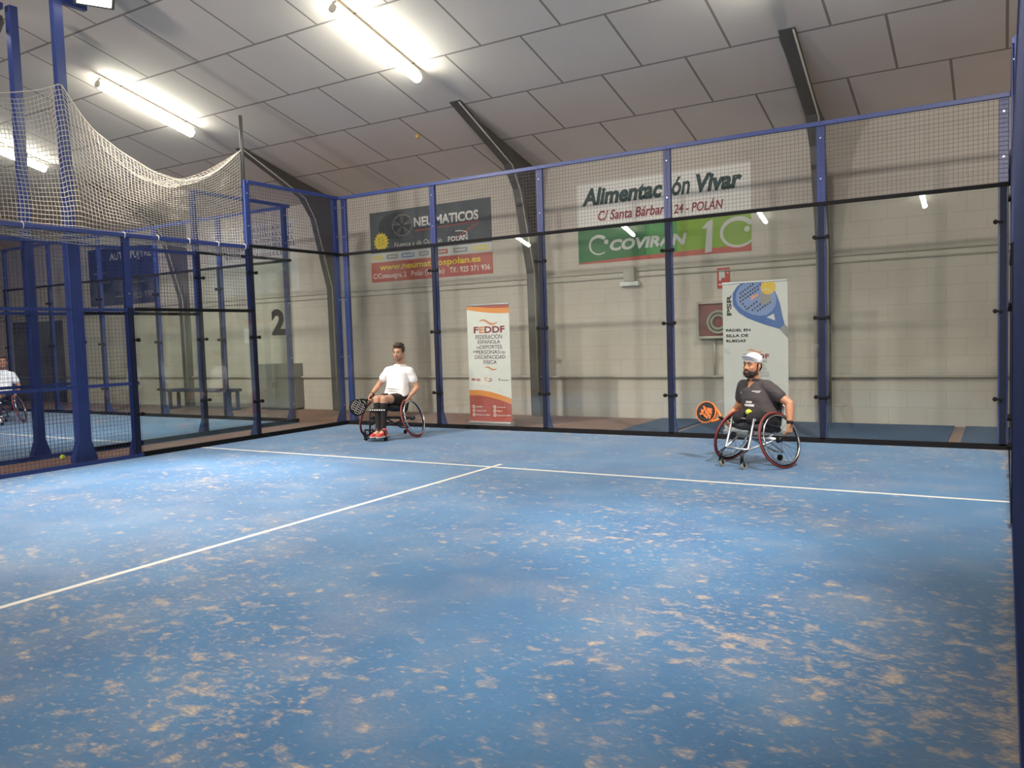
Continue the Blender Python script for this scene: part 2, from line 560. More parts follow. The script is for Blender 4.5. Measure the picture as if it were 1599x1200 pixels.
def arc_band(cx, cz, rx, rz, w0, w1, a0, a1, n=26):
    """crescent-like arc: width from w0 to w1"""
    out, inn = [], []
    for i in range(n + 1):
        t = i / n
        a = a0 + (a1 - a0) * t
        w = w0 + (w1 - w0) * t
        out.append((cx + rx*math.cos(a), cz + rz*math.sin(a)))
        inn.append((cx + (rx-w)*math.cos(a), cz + (rz-w)*math.sin(a)))
    return [[out[i], out[i+1], inn[i+1], inn[i]] for i in range(n)]

def swoosh(x0, x1, z0, z1, th, n=20):
    """wavy tilde band"""
    polys = []
    pt = []
    for i in range(n + 1):
        t = i / n
        x = x0 + (x1 - x0) * t
        z = (z0 + z1)/2 + (z1 - z0)*0.32*math.sin(2*PI*t*0.95 + 0.35)
        w = th * (0.15 + 0.85*math.sin(PI*min(1, max(0, t)))**0.7)
        pt.append(((x, z + w/2), (x, z - w/2)))
    for a, b in zip(pt, pt[1:]): polys.append([a[0], b[0], b[1], a[1]])
    return polys
# ------------------------------------------------------------------ the hall
YW, EZ, TH = 12.3, 4.505, R(14.5)      # back wall, eave height, roof pitch
XL, XR = -23.0, 9.0
def roof_z(y): return EZ + (YW - abs(y)) * math.tan(TH)

mb = MB(); mb.box((XL, -YW, -0.22), (XR, YW, -0.012)); struct(mb.build('floor', 'floor'))
mb = MB(); mb.box((XL, YW, -0.2), (XR, YW + 0.25, EZ + 0.1)); struct(mb.build('wall_back', 'wall'))
mb = MB(); mb.box((XL, -YW - 0.25, -0.2), (XR, -YW, EZ + 0.1)); struct(mb.build('wall_front', 'wall'))
for nm, x in (('wall_left', XL - 0.25), ('wall_right', XR)):
    mb = MB()
    mb.prism([(x, -YW, -0.2), (x, YW, -0.2), (x, YW, EZ), (x, 0, roof_z(0)), (x, -YW, EZ)], (0.25, 0, 0))
    struct(mb.build(nm, 'wall'))
# the two roof slopes: modelled flat (x, distance up the slope) and tipped into place
SL = YW / math.cos(TH)
for nm, sgn in (('ceiling', 1), ('ceiling_far_slope', -1)):
    mb = MB(); mb.box((XL, -0.2, -0.12 if sgn > 0 else 0.0), (XR, SL, 0.0 if sgn > 0 else 0.12))
    o = struct(mb.build(nm, 'ceil'))
    if sgn > 0:
        o.matrix_world = Matrix(((1, 0, 0, 0), (0, -math.cos(TH), -math.sin(TH), YW), (0, math.sin(TH), -math.cos(TH), EZ), (0, 0, 0, 1)))
    else:
        o.matrix_world = Matrix(((1, 0, 0, 0), (0, math.cos(TH), -math.sin(TH), -YW), (0, math.sin(TH), math.cos(TH), EZ), (0, 0, 0, 1)))

# court floors
def court(x0, x1, nm):
    mb = MB(); mb.box((x0, -10, -0.012), (x1, 10, 0.0))
    o = struct(mb.build(nm, 'turf'))
    cx = (x0 + x1) / 2
    for name, lo, hi in (('service_line', (x0, 6.90, 0.0), (x1, 6.95, 0.002)),
                         ('centre_line', (cx - 0.025, 0.0, 0.0), (cx + 0.025, 7.13, 0.0022))):
        mb = MB(); mb.box(lo, hi); mb.build(name, 'line', o)
    return o
court(-5, 5, 'floor_court')
court(-16.25, -6.25, 'floor_neighbour_court')

# dark door leaves in the back wall
mb = MB(); mb.box((-19.02, YW - 0.05, 0), (-17.75, YW, 2.32)); d = struct(mb.build('door_1', 'door', bevel=0.01))
mb = MB(); mb.box((-20.32, YW - 0.06, 0), (-19.04, YW, 2.34)); d = struct(mb.build('door_2', 'door', bevel=0.01))

# tapered steel portal frames: column and haunched rafter
CX = [-12.2, -7.27, -2.345, 2.65]
wh = ['behind the bench at the far left', 'near the left corner of the court', 'behind the court between the two wall banners', 'right of the racket roll-up banner']
for x, w in zip(CX, wh):
    t = thing('steel_column', 'dark grey tapered steel column and haunch ' + w, 'steel column', (x, YW, 0), group='portal frames along the back wall')
    def web(poly, nm):
        mb = MB()
        mb.prism([(-0.012, y, z) for y, z in poly], (0.024, 0, 0))
        inner = INN[nm]
        for (y0, z0), (y1, z1) in zip(inner, inner[1:]):
            mb.bar((0, y0, z0), (0, y1, z1), 0.20, 0.025, up=(0, 1, 0.3))
        mb.build(nm, 'steel', t)
    s = lambda d: (-d * math.cos(TH), EZ + d * math.sin(TH))
    (ya, za), (yb, zb) = s(0.95), s(2.55)
    INN = {'column': [(-0.20, -0.0), (-0.22, 2.6), (-0.62, EZ - 0.45)],
           'haunch': [(-0.62, EZ - 0.45), (ya, za - 0.30), (yb, zb - 0.0)]}
    web([(-0.20, -0.01), (-0.0, -0.01), (-0.0, EZ), (-0.62, EZ - 0.45), (-0.22, 2.6)], 'column')
    web([(-0.0, EZ), s(2.55), (ya, za - 0.30), (-0.62, EZ - 0.45)], 'haunch')
    mb = MB(); mb.tube([(0.06, -0.225, 0.4), (0.07, -0.245, 2.6), (0.07, -0.65, EZ - 0.5), (0.08, ya, za - 0.34), (0.08, yb, zb - 0.03)], 0.013, 6)
    mb.build('cable_conduit', 'pipe', t, True)

# pipes running along the back wall
for nm, z, lab in (('wall_pipe', 2.515, 'upper one of the two thin pale pipes running along the back wall under the banners'),
                   ('wall_pipe', 2.415, 'lower one of the two thin pale pipes running along the back wall under the banners'),
                   ('wall_pipe', 0.705, 'thin pale pipe running low along the back wall at knee height')):
    q = (0.045, 0.022) if z < 1 else (0.010, 0.014)
    mb = MB(); mb.tube([(XL + 0.2, YW - q[0], z), (XR - 0.2, YW - q[0], z)], q[1], 8)
    o = mb.build(nm, 'pipe', None, True); tag(o, lab, 'pipe', 'pipes along the back wall')

# ------------------------------------------------------------------ fluorescent fittings under the roof
def tube_light(x, s0, s1, far, label):
    sg = -1 if far else 1
    off = 0.16
    def P(s, d, dx=0.0):
        y = YW - s * math.cos(TH) - d * math.sin(TH)
        z = EZ + s * math.sin(TH) - d * math.cos(TH)
        return V((x + dx, y * sg, z))
    t = thing('fluorescent_light', label, 'light', P((s0+s1)/2, 0.0), group='tube lights under the roof')
    mb = MB(); mb.bar(P(s0, off - 0.090), P(s1, off - 0.090), 0.075, 0.045, up=(0, 0.25 * sg, 1)); mb.build('housing', 'pipe', t, world=True, bevel=0.006)
    mb = MB()
    n = 12
    pts = [P(s0 + 0.01, off), P(s0 + 0.03, off), P(s1 - 0.03, off), P(s1 - 0.01, off)]
    mb.tube(pts, [0.045, 0.068, 0.068, 0.045], 12); mb.build('diffuser', 'tube', t, True, world=True)
    for s in (s0 + 0.25, s1 - 0.25):
        mb = MB(); mb.tube([P(s, -0.01), P(s, off - 0.06)], 0.008, 6); mb.build('hanger', 'pipe', t, world=True)
    for sa, sb in ((s0 - 0.02, s0 + 0.012), (s1 - 0.012, s1 + 0.02)):
        mb = MB(); mb.tube([P(sa, off), P(sb, off)], 0.060, 12); mb.build('end_cap', 'pipe', t, world=True)
for x, w in ((7.75, 'added unseen beyond the right court wall'), (2.75, 'over the right side of the court'), (-2.30, 'large in view at top centre'), (-7.34, 'right of the net top'), (-12.03, 'behind the white net')):  # first fitting is out of view, added to brighten the right-hand ceiling
    tube_light(x, 3.49, 5.28, False, 'lit white tube fitting under the ceiling, ' + w)
far_w = {2.75: 'rightmost one', -2.30: 'second from the right', -7.34: 'third from the right', -12.03: 'leftmost one', 7.75: 'added unseen at right'}  # last one is added fill outside the mirrored view
for x in far_w:
    tube_light(x, 3.49, 5.28, True, 'lit tube fitting on the opposite slope, mirrored in the back panes, ' + far_w[x])

# ------------------------------------------------------------------ things on the back wall
W = YW   # sheets hang with their face toward -y
t = thing('emergency_light', 'small grey emergency light on the back wall below the green banner half', 'lamp', (-0.52, W, 2.26))
mb = MB(); mb.box((-0.10, -0.09, 0.08), (0.10, 0, 0.33)); mb.build('housing', 'pipe', t, bevel=0.01)
mb = MB(); mb.box((-0.17, -0.10, 0.0), (0.17, 0, 0.075)); mb.build('lens', 'white', t, bevel=0.012)

t = thing('fire_sign', 'small red fire hose sign on the wall above the roll-up banner with the racket print', 'sign', (0.98, W, 2.13))
mb = MB(); mb.box((0, -0.006, 0), (0.21, 0, 0.33)); mb.build('plate', 'fire', t)
patches(t, 'symbol', [[(0.03, 0.13), (0.07, 0.13), (0.07, 0.17), (0.13, 0.17), (0.13, 0.30), (0.03, 0.30)], disc_pts(0.175, 0.25, 0.014, n=10)], 'p_paper', y=-0.009)
patches(t, 'caption_bar', [[(0.02, 0.055), (0.19, 0.055), (0.19, 0.075), (0.02, 0.075)]], 'p_paper', y=-0.009)

t = thing('hose_cabinet', 'pale framed fire hose cabinet with dark red inside, half behind the racket roll-up banner', 'fire hose cabinet', (0.67, W, 1.33))
mb = MB()
for lo, hi in (((0, -0.16, 0), (0.04, 0, 0.6)), ((0.58, -0.16, 0), (0.62, 0, 0.6)), ((0.04, -0.16, 0.56), (0.58, 0, 0.6)), ((0.04, -0.16, 0), (0.58, 0, 0.04))):
    mb.box(lo, hi)
mb.build('frame', 'pipe', t, bevel=0.005)
mb = MB(); mb.box((0.04, -0.12, 0.04), (0.58, -0.0, 0.56)); mb.build('back_panel', 'hose_red', t)
mb = MB(); mb.circle((0.36, -0.14, 0.26), (0, 1, 0), 0.17, 0.025); mb.circle((0.36, -0.14, 0.26), (0, 1, 0), 0.11, 0.025)
mb.build('hose_reel', 'hose', t, True)
mb = MB(); mb.tube([(0.93, W - 0.04, 1.325), (0.93, W - 0.04, 0.735)], 0.018, 8); o = mb.build('hose_pipe', 'pipe', None, True)
tag(o, 'short upright pale pipe below the fire hose cabinet', 'pipe')

# notice sheet on the wall by the left corner
mb = MB(); mb.box((-10.28, W - 0.004, 1.5), (-10.02, W, 1.84)); o = mb.build('notice_sheet', 'p_white'); tag(o, 'small white notice sheet on the wall at far left beyond the bench', 'notice')

# grey cabinet by the wall and bench
t = thing('metal_cabinet', 'low grey metal cabinet against the back wall behind the number 2', 'cabinet', (-8.96, W - 0.17, -0.012))
mb = MB(); mb.box((-0.54, -0.16, 0.04), (0.54, 0.16, 1.03)); mb.build('body', 'cabinet', t, bevel=0.01)
for x0, x1 in ((-0.52, -0.005), (0.005, 0.52)):
    mb = MB(); mb.box((x0, -0.178, 0.06), (x1, -0.161, 1.01)); d = mb.build('door', 'cabinet', t, bevel=0.004)
    mb = MB(); hx = x1 - 0.05 if x0 < 0 else x0 + 0.05
    mb.box((hx - 0.008, -0.195, 0.5), (hx + 0.008, -0.178, 0.62)); mb.build('handle', 'steel', d)
mb = MB(); mb.box((-0.52, -0.14, 0), (0.52, 0.14, 0.04)); mb.build('plinth', 'black', t)

t = thing('bench', 'dark blue bench standing by the back wall at far left', 'bench', (-11.0, 11.62, -0.012))
mb = MB(); mb.box((-1.12, -0.19, 0.42), (1.12, 0.19, 0.49)); mb.build('seat', 'bench', t, bevel=0.008)
for x in (-1.05, 1.05):
    mb = MB(); mb.box((x - 0.035, -0.17, 0), (x + 0.035, 0.17, 0.05)); mb.box((x - 0.03, -0.15, 0.04), (x + 0.03, -0.08, 0.43)); mb.box((x - 0.03, 0.08, 0.04), (x + 0.03, 0.15, 0.43)); mb.build('leg', 'bench', t, bevel=0.005)

# rubber backed turf offcuts on the floor behind the glass
for x0, x1, w in ((0.02, 0.80, 'left of the racket roll-up banner'), (0.93, 4.36, 'long one at right'), (4.50, 5.4, 'in the right corner')):
    mb = MB(); mb.box((x0, 10.16, -0.012), (x1, 12.22, 0.012)); o = mb.build('turf_mat', 'mats', bevel=0.004)
    tag(o, 'dark blue mat on the floor behind the back glass, ' + w, 'mat', 'mats behind the back glass')

# ------------------------------------------------------------------ banners
def banner(name, label, x0, x1, z0, z1, m, y=W, th=0.004):
    t = thing(name, label, 'banner', (x0, y, z0))
    mb = MB(); mb.box((0, -th, 0), (x1 - x0, 0, z1 - z0)); mb.build('sheet', m, t)
    return t
class UV:
    """fractions of a sheet: u from the left, v from the top"""
    def __init__(s, t, w, h, y=-0.0055): s.t, s.w, s.h, s.y = t, w, h, y
    def p(s, u, v): return (u * s.w, (1 - v) * s.h)
    def text(s, body, u0, u1, v0, v1, m, **k):
        return lettering(s.t, body, u0*s.w, u1*s.w, (1-v1)*s.h, (1-v0)*s.h, m, y=s.y - 0.0025, **k)
    def poly(s, name, pts, m, dy=0.0): return patch(s.t, name, [s.p(*q) for q in pts], m, y=s.y - dy)
    def polys(s, name, pl, m, dy=0.0): return patches(s.t, name, [[s.p(*q) for q in pts] for pts in pl], m, y=s.y - dy)
    def rect(s, name, u0, u1, v0, v1, m, dy=0.0): return s.poly(name, [(u0, v0), (u1, v0), (u1, v1), (u0, v1)], m, dy)

# tyre shop banner
x0, x1, z0, z1 = -6.30, -3.31, 2.67, 4.10
t = banner('wall_banner', 'dark wall banner with a tyre wheel and red lower strip, above the player in white', x0, x1, z0, z1, 'p_smoke')
b = UV(t, x1 - x0, z1 - z0); w, h = b.w, b.h
patches(t, 'tyre_print', [disc_pts(0.225*w, (1-0.225)*h, 0.44, 0.265)], 'p_tyre', y=b.y)
rim = arc_band(0.285*w, (1-0.225)*h, 0.26, 0.22, 0.022, 0.022, 0, 2*PI, 36)
for k in range(5):
    a = PI/2 + k*2*PI/5
    for da in (-0.14, 0.14):
        c, sn = math.cos(a), math.sin(a)
        c2, s2 = math.cos(a + da), math.sin(a + da)
        px, pz = -s2*0.008, c2*0.008
        X, Z = 0.285*w, (1-0.225)*h
        rim.append([(X + 0.03*c + px, Z + 0.03*sn + pz), (X + 0.25*c2 + px, Z + 0.21*s2 + pz), (X + 0.25*c2 - px, Z + 0.21*s2 - pz), (X + 0.03*c - px, Z + 0.03*sn - pz)])
patches(t, 'rim_print', rim, 'p_grey', y=b.y - 0.001)
b.text('NEU', 0.385, 0.545, 0.14, 0.275, 'p_white', bold=0.035)
b.text('MATICOS', 0.56, 0.905, 0.14, 0.275, 'p_white', bold=0.035)
b.poly('underline', [(0.39, 0.315), (0.91, 0.285), (0.91, 0.30), (0.39, 0.335)], 'p_bred', 0.002)
b.poly('red_streak', [(0.63, 0.575), (0.87, 0.33), (0.89, 0.33), (0.65, 0.575)], 'p_bred', 0.001)
patches(t, 'swoosh', arc_band(0.735*w, (1-0.435)*h, 0.24, 0.07, 0.012, 0.022, -2.2, 1.75, 30), 'p_white', y=b.y - 0.002)
b.text('POLAN', 0.66, 0.815, 0.455, 0.525, 'p_white', bold=0.02)
b.text('Nuevos y de Ocasión', 0.21, 0.61, 0.455, 0.54, 'p_white', shear=0.2)
st = []
for i in range(32):
    a = 2*PI*i/32; rr = 0.205 if i % 2 else 0.16
    st.append((0.097*w + rr*math.cos(a), (1-0.43)*h + rr*math.sin(a)))
patch(t, 'starburst', st, 'p_yellow', y=b.y - 0.001)
patches(t, 'starburst_marks', [[(0.097*w + x - 0.03, (1-0.43)*h + z), (0.097*w + x + 0.03, (1-0.43)*h + z + 0.012), (0.097*w + x + 0.03, (1-0.43)*h + z + 0.022), (0.097*w + x - 0.03, (1-0.43)*h + z + 0.01)] for x, z in ((-0.06, 0.06), (0.03, 0.07), (-0.05, 0.0), (0.04, 0.01), (-0.04, -0.06), (0.05, -0.05))], 'p_tyre', y=b.y - 0.002)
b.rect('white_strip', 0, 1, 0.585, 0.715, 'p_paper')
for u0, u1, m in ((0.02, 0.105, 'p_yellow'), (0.14, 0.235, 'p_grey'), (0.27, 0.38, 'p_sky'), (0.42, 0.50, 'p_grey'), (0.555, 0.655, 'p_bred'), (0.70, 0.81, 'p_grey'), (0.855, 0.965, 'p_yellow')):
    b.rect('logo_box', u0, u1, 0.62, 0.68, m, 0.001)
    b.rect('logo_box_inset', u0 + 0.012, u1 - 0.012, 0.638, 0.662, 'p_paper', 0.002)
b.rect('red_strip', 0, 1, 0.715, 1.0, 'p_bred')
b.text('www.neumaticospolan.es', 0.075, 0.91, 0.745, 0.86, 'p_yellow', bold=0.022)
b.text('C/Consuegra, 2   Polán (Toledo)   Tlf.: 925 371 936', 0.015, 0.98, 0.875, 0.97, 'p_white', bold=0.006)

# grocery banner, white above and green below
x0, x1, z0, z1 = -1.50, 1.54, 2.70, 4.09
t = banner('wall_banner', 'long grocery shop wall banner, white upper half and green lower half', x0, x1, z0, z1, 'p_white')
b = UV(t, x1 - x0, z1 - z0); w, h = b.w, b.h
for q, ua, ub in (('Alimentac', 0.03, 0.522), ('i', 0.532, 0.558), ('ón', 0.574, 0.677), ('Vivar', 0.71, 0.957)): b.text(q, ua, ub, 0.062, 0.28, 'p_dgreen', bold=0.025 if q == 'ón' else 0.045, shear=0.22)
b.text('C/ Santa Bárbara,', 0.130, 0.565, 0.355, 0.50, 'p_wine', bold=0.02, shear=0.22)
b.text('24 - POLÁN', 0.582, 0.856, 0.355, 0.49, 'p_wine', bold=0.02, shear=0.22)
b.rect('green_field', 0, 0.42, 0.575, 1, 'p_green')
b.rect('mid_green_field', 0.42, 0.60, 0.575, 1, 'p_mid')
b.rect('lime_field', 0.60, 1, 0.575, 1, 'p_lime')
b.poly('red_edge', [(0.0, 0.985), (0.35, 0.955), (1, 0.925), (1, 1), (0, 1)], 'p_bred', 0.001)
patches(t, 'crescent_logo', arc_band(0.13*w, (1-0.775)*h, 0.19, 0.175, 0.065, 0.015, 0.75, 5.4) + [disc_pts(0.178*w, (1-0.745)*h, 0.042)], 'p_paper', y=b.y - 0.002)
b.text('COVIRAN', 0.2, 0.655, 0.725, 0.865, 'p_paper', bold=0.045, shear=0.2)
b.polys('one_digit', [[(0.738, 0.70), (0.765, 0.63), (0.798, 0.60), (0.79, 0.975), (0.752, 0.985), (0.765, 0.70)]], 'p_paper', 0.002)
patches(t, 'round_digit', arc_band(0.93*w, (1-0.775)*h, 0.29, 0.245, 0.075, 0.03, 0.55, 5.6) + [disc_pts(0.978*w, (1-0.75)*h, 0.045)], 'p_paper', y=b.y - 0.002)

# navy garage banner at far left
x0, x1, z0, z1 = -16.34, -13.37, 2.62, 4.15
t = banner('wall_banner', 'navy garage wall banner at far left, seen through the mesh fences', x0, x1, z0, z1, 'navy')
b = UV(t, x1 - x0, z1 - z0)
b.text('AUTO PUJYRE', 0.33, 0.93, 0.10, 0.26, 'p_paper', bold=0.02)
b.text('925 770', 0.65, 0.93, 0.80, 0.905, 'p_grey', bold=0.01)
b.polys('faded_print', [[(u, v), (u + du, v), (u + du, v + 0.02), (u, v + 0.02)] for u, v, du in ((0.07, 0.42, 0.08), (0.2, 0.42, 0.07), (0.22, 0.58, 0.1), (0.66, 0.62, 0.16), (0.38, 0.84, 0.14))], 'p_grey')

# white banner with purple print
x0, x1, z0, z1 = -11.4, -8.39, 2.62, 4.22
t = banner('wall_banner', 'white wall banner with rows of purple print near the left corner', x0, x1, z0, z1, 'p_paper')
b = UV(t, x1 - x0, z1 - z0)
rr = random.Random(3)
pl = []
for v, hh, u0, u1 in ((0.06, 0.05, 0.42, 0.94), (0.15, 0.045, 0.42, 0.95), (0.225, 0.045, 0.4, 0.95), (0.30, 0.06, 0.12, 0.95), (0.42, 0.05, 0.2, 0.9)):
    u = u0
    while u < u1:
        du = rr.uniform(0.012, 0.03)
        k = rr.uniform(0.3, 1)
        pl.append([(u, v), (u + du*0.35, v), (u + du*0.35, v + hh*k), (u, v + hh)])
        pl.append([(u, v + hh*0.8), (u + du*0.8, v + hh*0.8), (u + du*0.8, v + hh), (u, v + hh)])
        u += du * 1.35
b.polys('faded_print', pl, 'p_purple')

# ------------------------------------------------------------------ roll-up banners behind the glass
def rollup(label, x0, x1, z1, y, m):
    t = thing('rollup_banner', label, 'roll-up banner', (x0, y, -0.012))
    w = x1 - x0
    mb = MB(); mb.box((0, -0.003, 0.09), (w, 0.0, z1)); mb.build('sheet', m, t)
    mb = MB(); mb.box((-0.01, -0.06, 0), (w + 0.01, 0.07, 0.085)); mb.build('base', 'alu', t, bevel=0.012)
    mb = MB(); mb.box((-0.005, -0.012, z1 - 0.005), (w + 0.005, 0.012, z1 + 0.02)); mb.build('top_bar', 'alu', t, bevel=0.004)
    mb = MB(); mb.tube([(w/2, 0.03, 0.08), (w/2, 0.03, z1)], 0.010, 8); mb.build('pole', 'alu', t, True)
    for x in (0.1, w - 0.1):
        mb = MB(); mb.box((x - 0.03, -0.16, 0), (x + 0.03, 0.16, 0.012)); mb.build('foot', 'alu', t, bevel=0.003)
    return t

def feddf_text(b, s, u, v, k, m1, m2):
    """federation logo lines; s maps the block (block coordinates as on the white banner)"""
    U = lambda q: u + (q - 0.5) * k
    Vv = lambda q: v + (q - 0.11) * k 
    T = lambda body, u0, u1, v0, v1, m, **q: b.text(body, U(u0), U(u1), Vv(v0), Vv(v1), m, **q)
    pts = swoosh(U(0.28)*b.w, U(0.72)*b.w, (1-Vv(0.165))*b.h, (1-Vv(0.11))*b.h, 0.035*k*b.w/0.8*1.1)
    patches(b.t, 'tilde', pts, 'p_salmon', y=b.y - 0.001)
    T('F', 0.15, 0.26, 0.172, 0.226, m1, bold=0.03)
    T('E', 0.275, 0.395, 0.172, 0.226, 'p_salmon', bold=0.03)
    T('DDF', 0.41, 0.885, 0.172, 0.226, m1, bold=0.03)
    T('FEDERACIÓN', 0.19, 0.82, 0.232, 0.275, m2)
    T('ESPAÑOLA', 0.24, 0.77, 0.278, 0.314, m2)
    T('DE', 0.21, 0.28, 0.337, 0.355, m2)
    T('DEPORTES', 0.29, 0.81, 0.326, 0.356, m2)
    T('DE', 0.125, 0.19, 0.370, 0.384, m2)
    T('PERSONAS', 0.20, 0.75, 0.367, 0.398, m2)
    T('CON', 0.765, 0.88, 0.378, 0.397, m2)
    T('DISCAPACIDAD', 0.155, 0.88, 0.408, 0.439, m2)
    T('FÍSICA', 0.36, 0.675, 0.442, 0.481, m2)

t = rollup('white roll-up banner with orange and red waves, standing right of the player in white', -2.69, -1.87, 2.0, 10.47, 'p_white')
b = UV(t, 0.82, 2.0, y=-0.0045)
n = 14
def curve(f): return [(i/n, f(i/n)) for i in range(n + 1)]
top_o = lambda u: 0.02 + 0.055*math.sin(min(1.0, u*1.05) * PI/2)
b.poly('orange_wave', [(0, -0.0)] + [(1, -0.0)] + list(reversed(curve(lambda u: 0.03 + 0.04*math.sin(u*PI*0.55)))), 'p_orange')
b.poly('red_wave', [(0.05, 0.0), (1, 0.0), (1, 0.028)] + [(1 - i/10*0.95, 0.028*(1 - (i/10)**2.0)) for i in range(1, 10)], 'p_bred', 0.001)
lo1 = lambda u: 0.697 + 0.075*max(0, u - 0.22)**1.55*1.35
b.poly('orange_wave', curve(lo1) + list(reversed(curve(lambda u: lo1(u) + 0.055))), 'p_orange')
b.poly('red_field', curve(lambda u: lo1(u) + 0.045) + [(1, 0.955), (0, 0.955)], 'p_bred', 0.001)
feddf_text(b, None, 0.505, 0.11, 1.0, 'p_wine', 'p_purple')
patches(t, 'tilde', swoosh(0.39*b.w, 0.68*b.w, (1-0.535)*b.h, (1-0.50)*b.h, 0.03), 'p_salmon', y=b.y - 0.001)
b.polys('partner_logo', [[(0.06, 0.60), (0.15, 0.60), (0.15, 0.618), (0.06, 0.618)], [(0.165, 0.603), (0.27, 0.603), (0.27, 0.609), (0.165, 0.609)], [(0.165, 0.613), (0.28, 0.613), (0.28, 0.62), (0.165, 0.62)]], 'p_bred')
b.polys('partner_logo', [[(0.71, 0.603), (0.745, 0.598), (0.745, 0.612), (0.72, 0.622)], [(0.76, 0.612), (0.95, 0.612), (0.95, 0.618), (0.76, 0.618)]], 'p_grey')
patches(t, 'partner_logo', arc_band(0.43*b.w, (1-0.605)*b.h, 0.05, 0.028, 0.014, 0.014, 1.2, 4.9) , 'p_orange', y=b.y)
patches(t, 'partner_logo', arc_band(0.49*b.w, (1-0.612)*b.h, 0.05, 0.028, 0.014, 0.014, -2.0, 1.7), 'p_wine', y=b.y)
rr = random.Random(5)
for u, ws in ((0.095, (0.16, 0.24, 0.33)), (0.6, (0.2, 0.12, 0.31))):
    for v, ww in zip((0.835, 0.868, 0.902), ws):
        patches(t, 'media_icon', arc_band(u*b.w, (1-v)*b.h, 0.028, 0.028, 0.014, 0.014, 0, 2*PI, 16), 'p_white', y=b.y - 0.002)
        pl = []; uu = u + 0.055
        while uu < u + 0.055 + ww:
            hh = rr.choice((0.005, 0.005, 0.009))
            pl.append([(uu, v + 0.005 - hh), (uu + 0.016, v + 0.005 - hh), (uu + 0.016, v + 0.005), (uu, v + 0.005)])
            uu += 0.02
        b.polys('media_name', pl, 'p_white', 0.002)

t = rollup('grey-white roll-up banner with a blue racket and amber ball, behind the player in the cap', 1.61, 2.485, 2.11, 10.47, 'p_paper')
b = UV(t, 0.875, 2.11, y=-0.0045)
Q = lambda x, y: ((x - 285) / 612.0, (y - 205) / 1490.0)
b.poly('racket_edge_print', [Q(*p) for p in ((470, 207), (425, 240), (385, 300), (383, 360), (387, 420), (440, 490), (520, 545), (600, 580), (700, 620), (820, 660), (868, 615), (850, 540), (830, 430), (805, 350), (775, 280), (690, 207))], 'p_blue')
b.poly('racket_face_print', [Q(*p) for p in ((490, 212), (450, 245), (418, 300), (415, 360), (430, 415), (480, 465), (560, 510), (640, 530), (700, 525), (750, 490), (785, 440), (795, 380), (785, 320), (750, 260), (690, 212))], 'p_sky', 0.001)
b.poly('racket_throat_print', [Q(*p) for p in ((705, 545), (770, 512), (782, 578))], 'p_paper', 0.001)
b.poly('racket_grip_print', [Q(*p) for p in ((820, 660), (868, 615), (896, 645), (896, 750))], 'p_grey', 0.001)
hp = []
for (ax, ay), (dx, dy), k in (((460, 305), (23.5, -16), 6), ((458, 345), (23.5, -14), 9), ((460, 382), (24, -15), 8), ((540, 445), (24, -17), 4), ((572, 470), (24, -17), 4), ((622, 478), (23, -15), 6)):
    for i in range(k): hp.append((ax + dx*i, ay + dy*i))
hp += [(482, 408), (502, 433), (520, 458)]
b.polys('racket_hole_print', [[Q(x - 8, y - 9), Q(x + 8, y - 9), Q(x + 8, y + 9), Q(x - 8, y + 9)] for x, y in hp], 'ink', 0.002)
b.polys('ball_shadow_print', [[Q(690 + 60*math.cos(a), 360 + 60*math.sin(a)) for a in [2*PI*i/24 for i in range(24)]]], 'p_grey', 0.0025)
b.polys('racket_mark_print', [[Q(555, 365), Q(625, 310), Q(628, 330), Q(560, 380)], [Q(550, 345), Q(580, 325), Q(600, 330), Q(562, 352)]], 'p_salmon', 0.0025)
b.polys('ball_print', [[Q(722 + 70*math.cos(a), 260 + 68*math.sin(a)) for a in [2*PI*i/28 for i in range(28)]]], 'ball_or', 0.003)
b.polys('ball_seam_print', [[Q(655 + i*8.5, 285 - 22*math.sin(i/12*PI) + i*2), Q(663.5 + i*8.5, 285 - 22*math.sin((i+1)/12*PI) + i*2+2), Q(663.5 + i*8.5, 291 - 22*math.sin((i+1)/12*PI) + i*2+2), Q(655 + i*8.5, 291 - 22*math.sin(i/12*PI) + i*2)] for i in range(12)], 'p_paper', 0.004)
u0, v0 = Q(325, 515); u1, v1 = Q(372, 310)
lettering(t, 'PSR', u0*b.w, u1*b.w, (1-v0)*b.h, (1-v1)*b.h, 'ink', y=b.y - 0.002, bold=0.04, vertical=True)
for body, xa, xb, ya, yb in (('PÁDEL EN', 315, 550, 640, 672), ('SILLA DE', 315, 528, 698, 726), ('RUEDAS', 316, 505, 750, 776)):
    ua, va = Q(xa, ya); ub, vb = Q(xb, yb)
    b.text(body, ua, ub, va, vb, 'ink', bold=0.03)
feddf_text(b, None, 0.497, (842 - 205)/1490.0, 0.56, 'p_wine', 'p_grey')
# ------------------------------------------------------------------ court enclosures
GT = 0.012
def frame(o, ax, out):
    """local frame of a wall: o origin, ax along the wall, out away from the court"""
    return V(o), V(ax), V(out), V((0, 0, 1))

def P3(fr, a, d, z): o, ax, out, up = fr; return o + ax * a + out * d + up * z
def fbox(mb, fr, a0, a1, d0, d1, z0, z1):
    c = [P3(fr, a, d, z) for z in (z0, z1) for a, d in ((a0, d0), (a1, d0), (a1, d1), (a0, d1))]
    mb.add(c, [(0,3,2,1),(4,5,6,7),(0,1,5,4),(1,2,6,5),(2,3,7,6),(3,0,4,7)])
    return mb

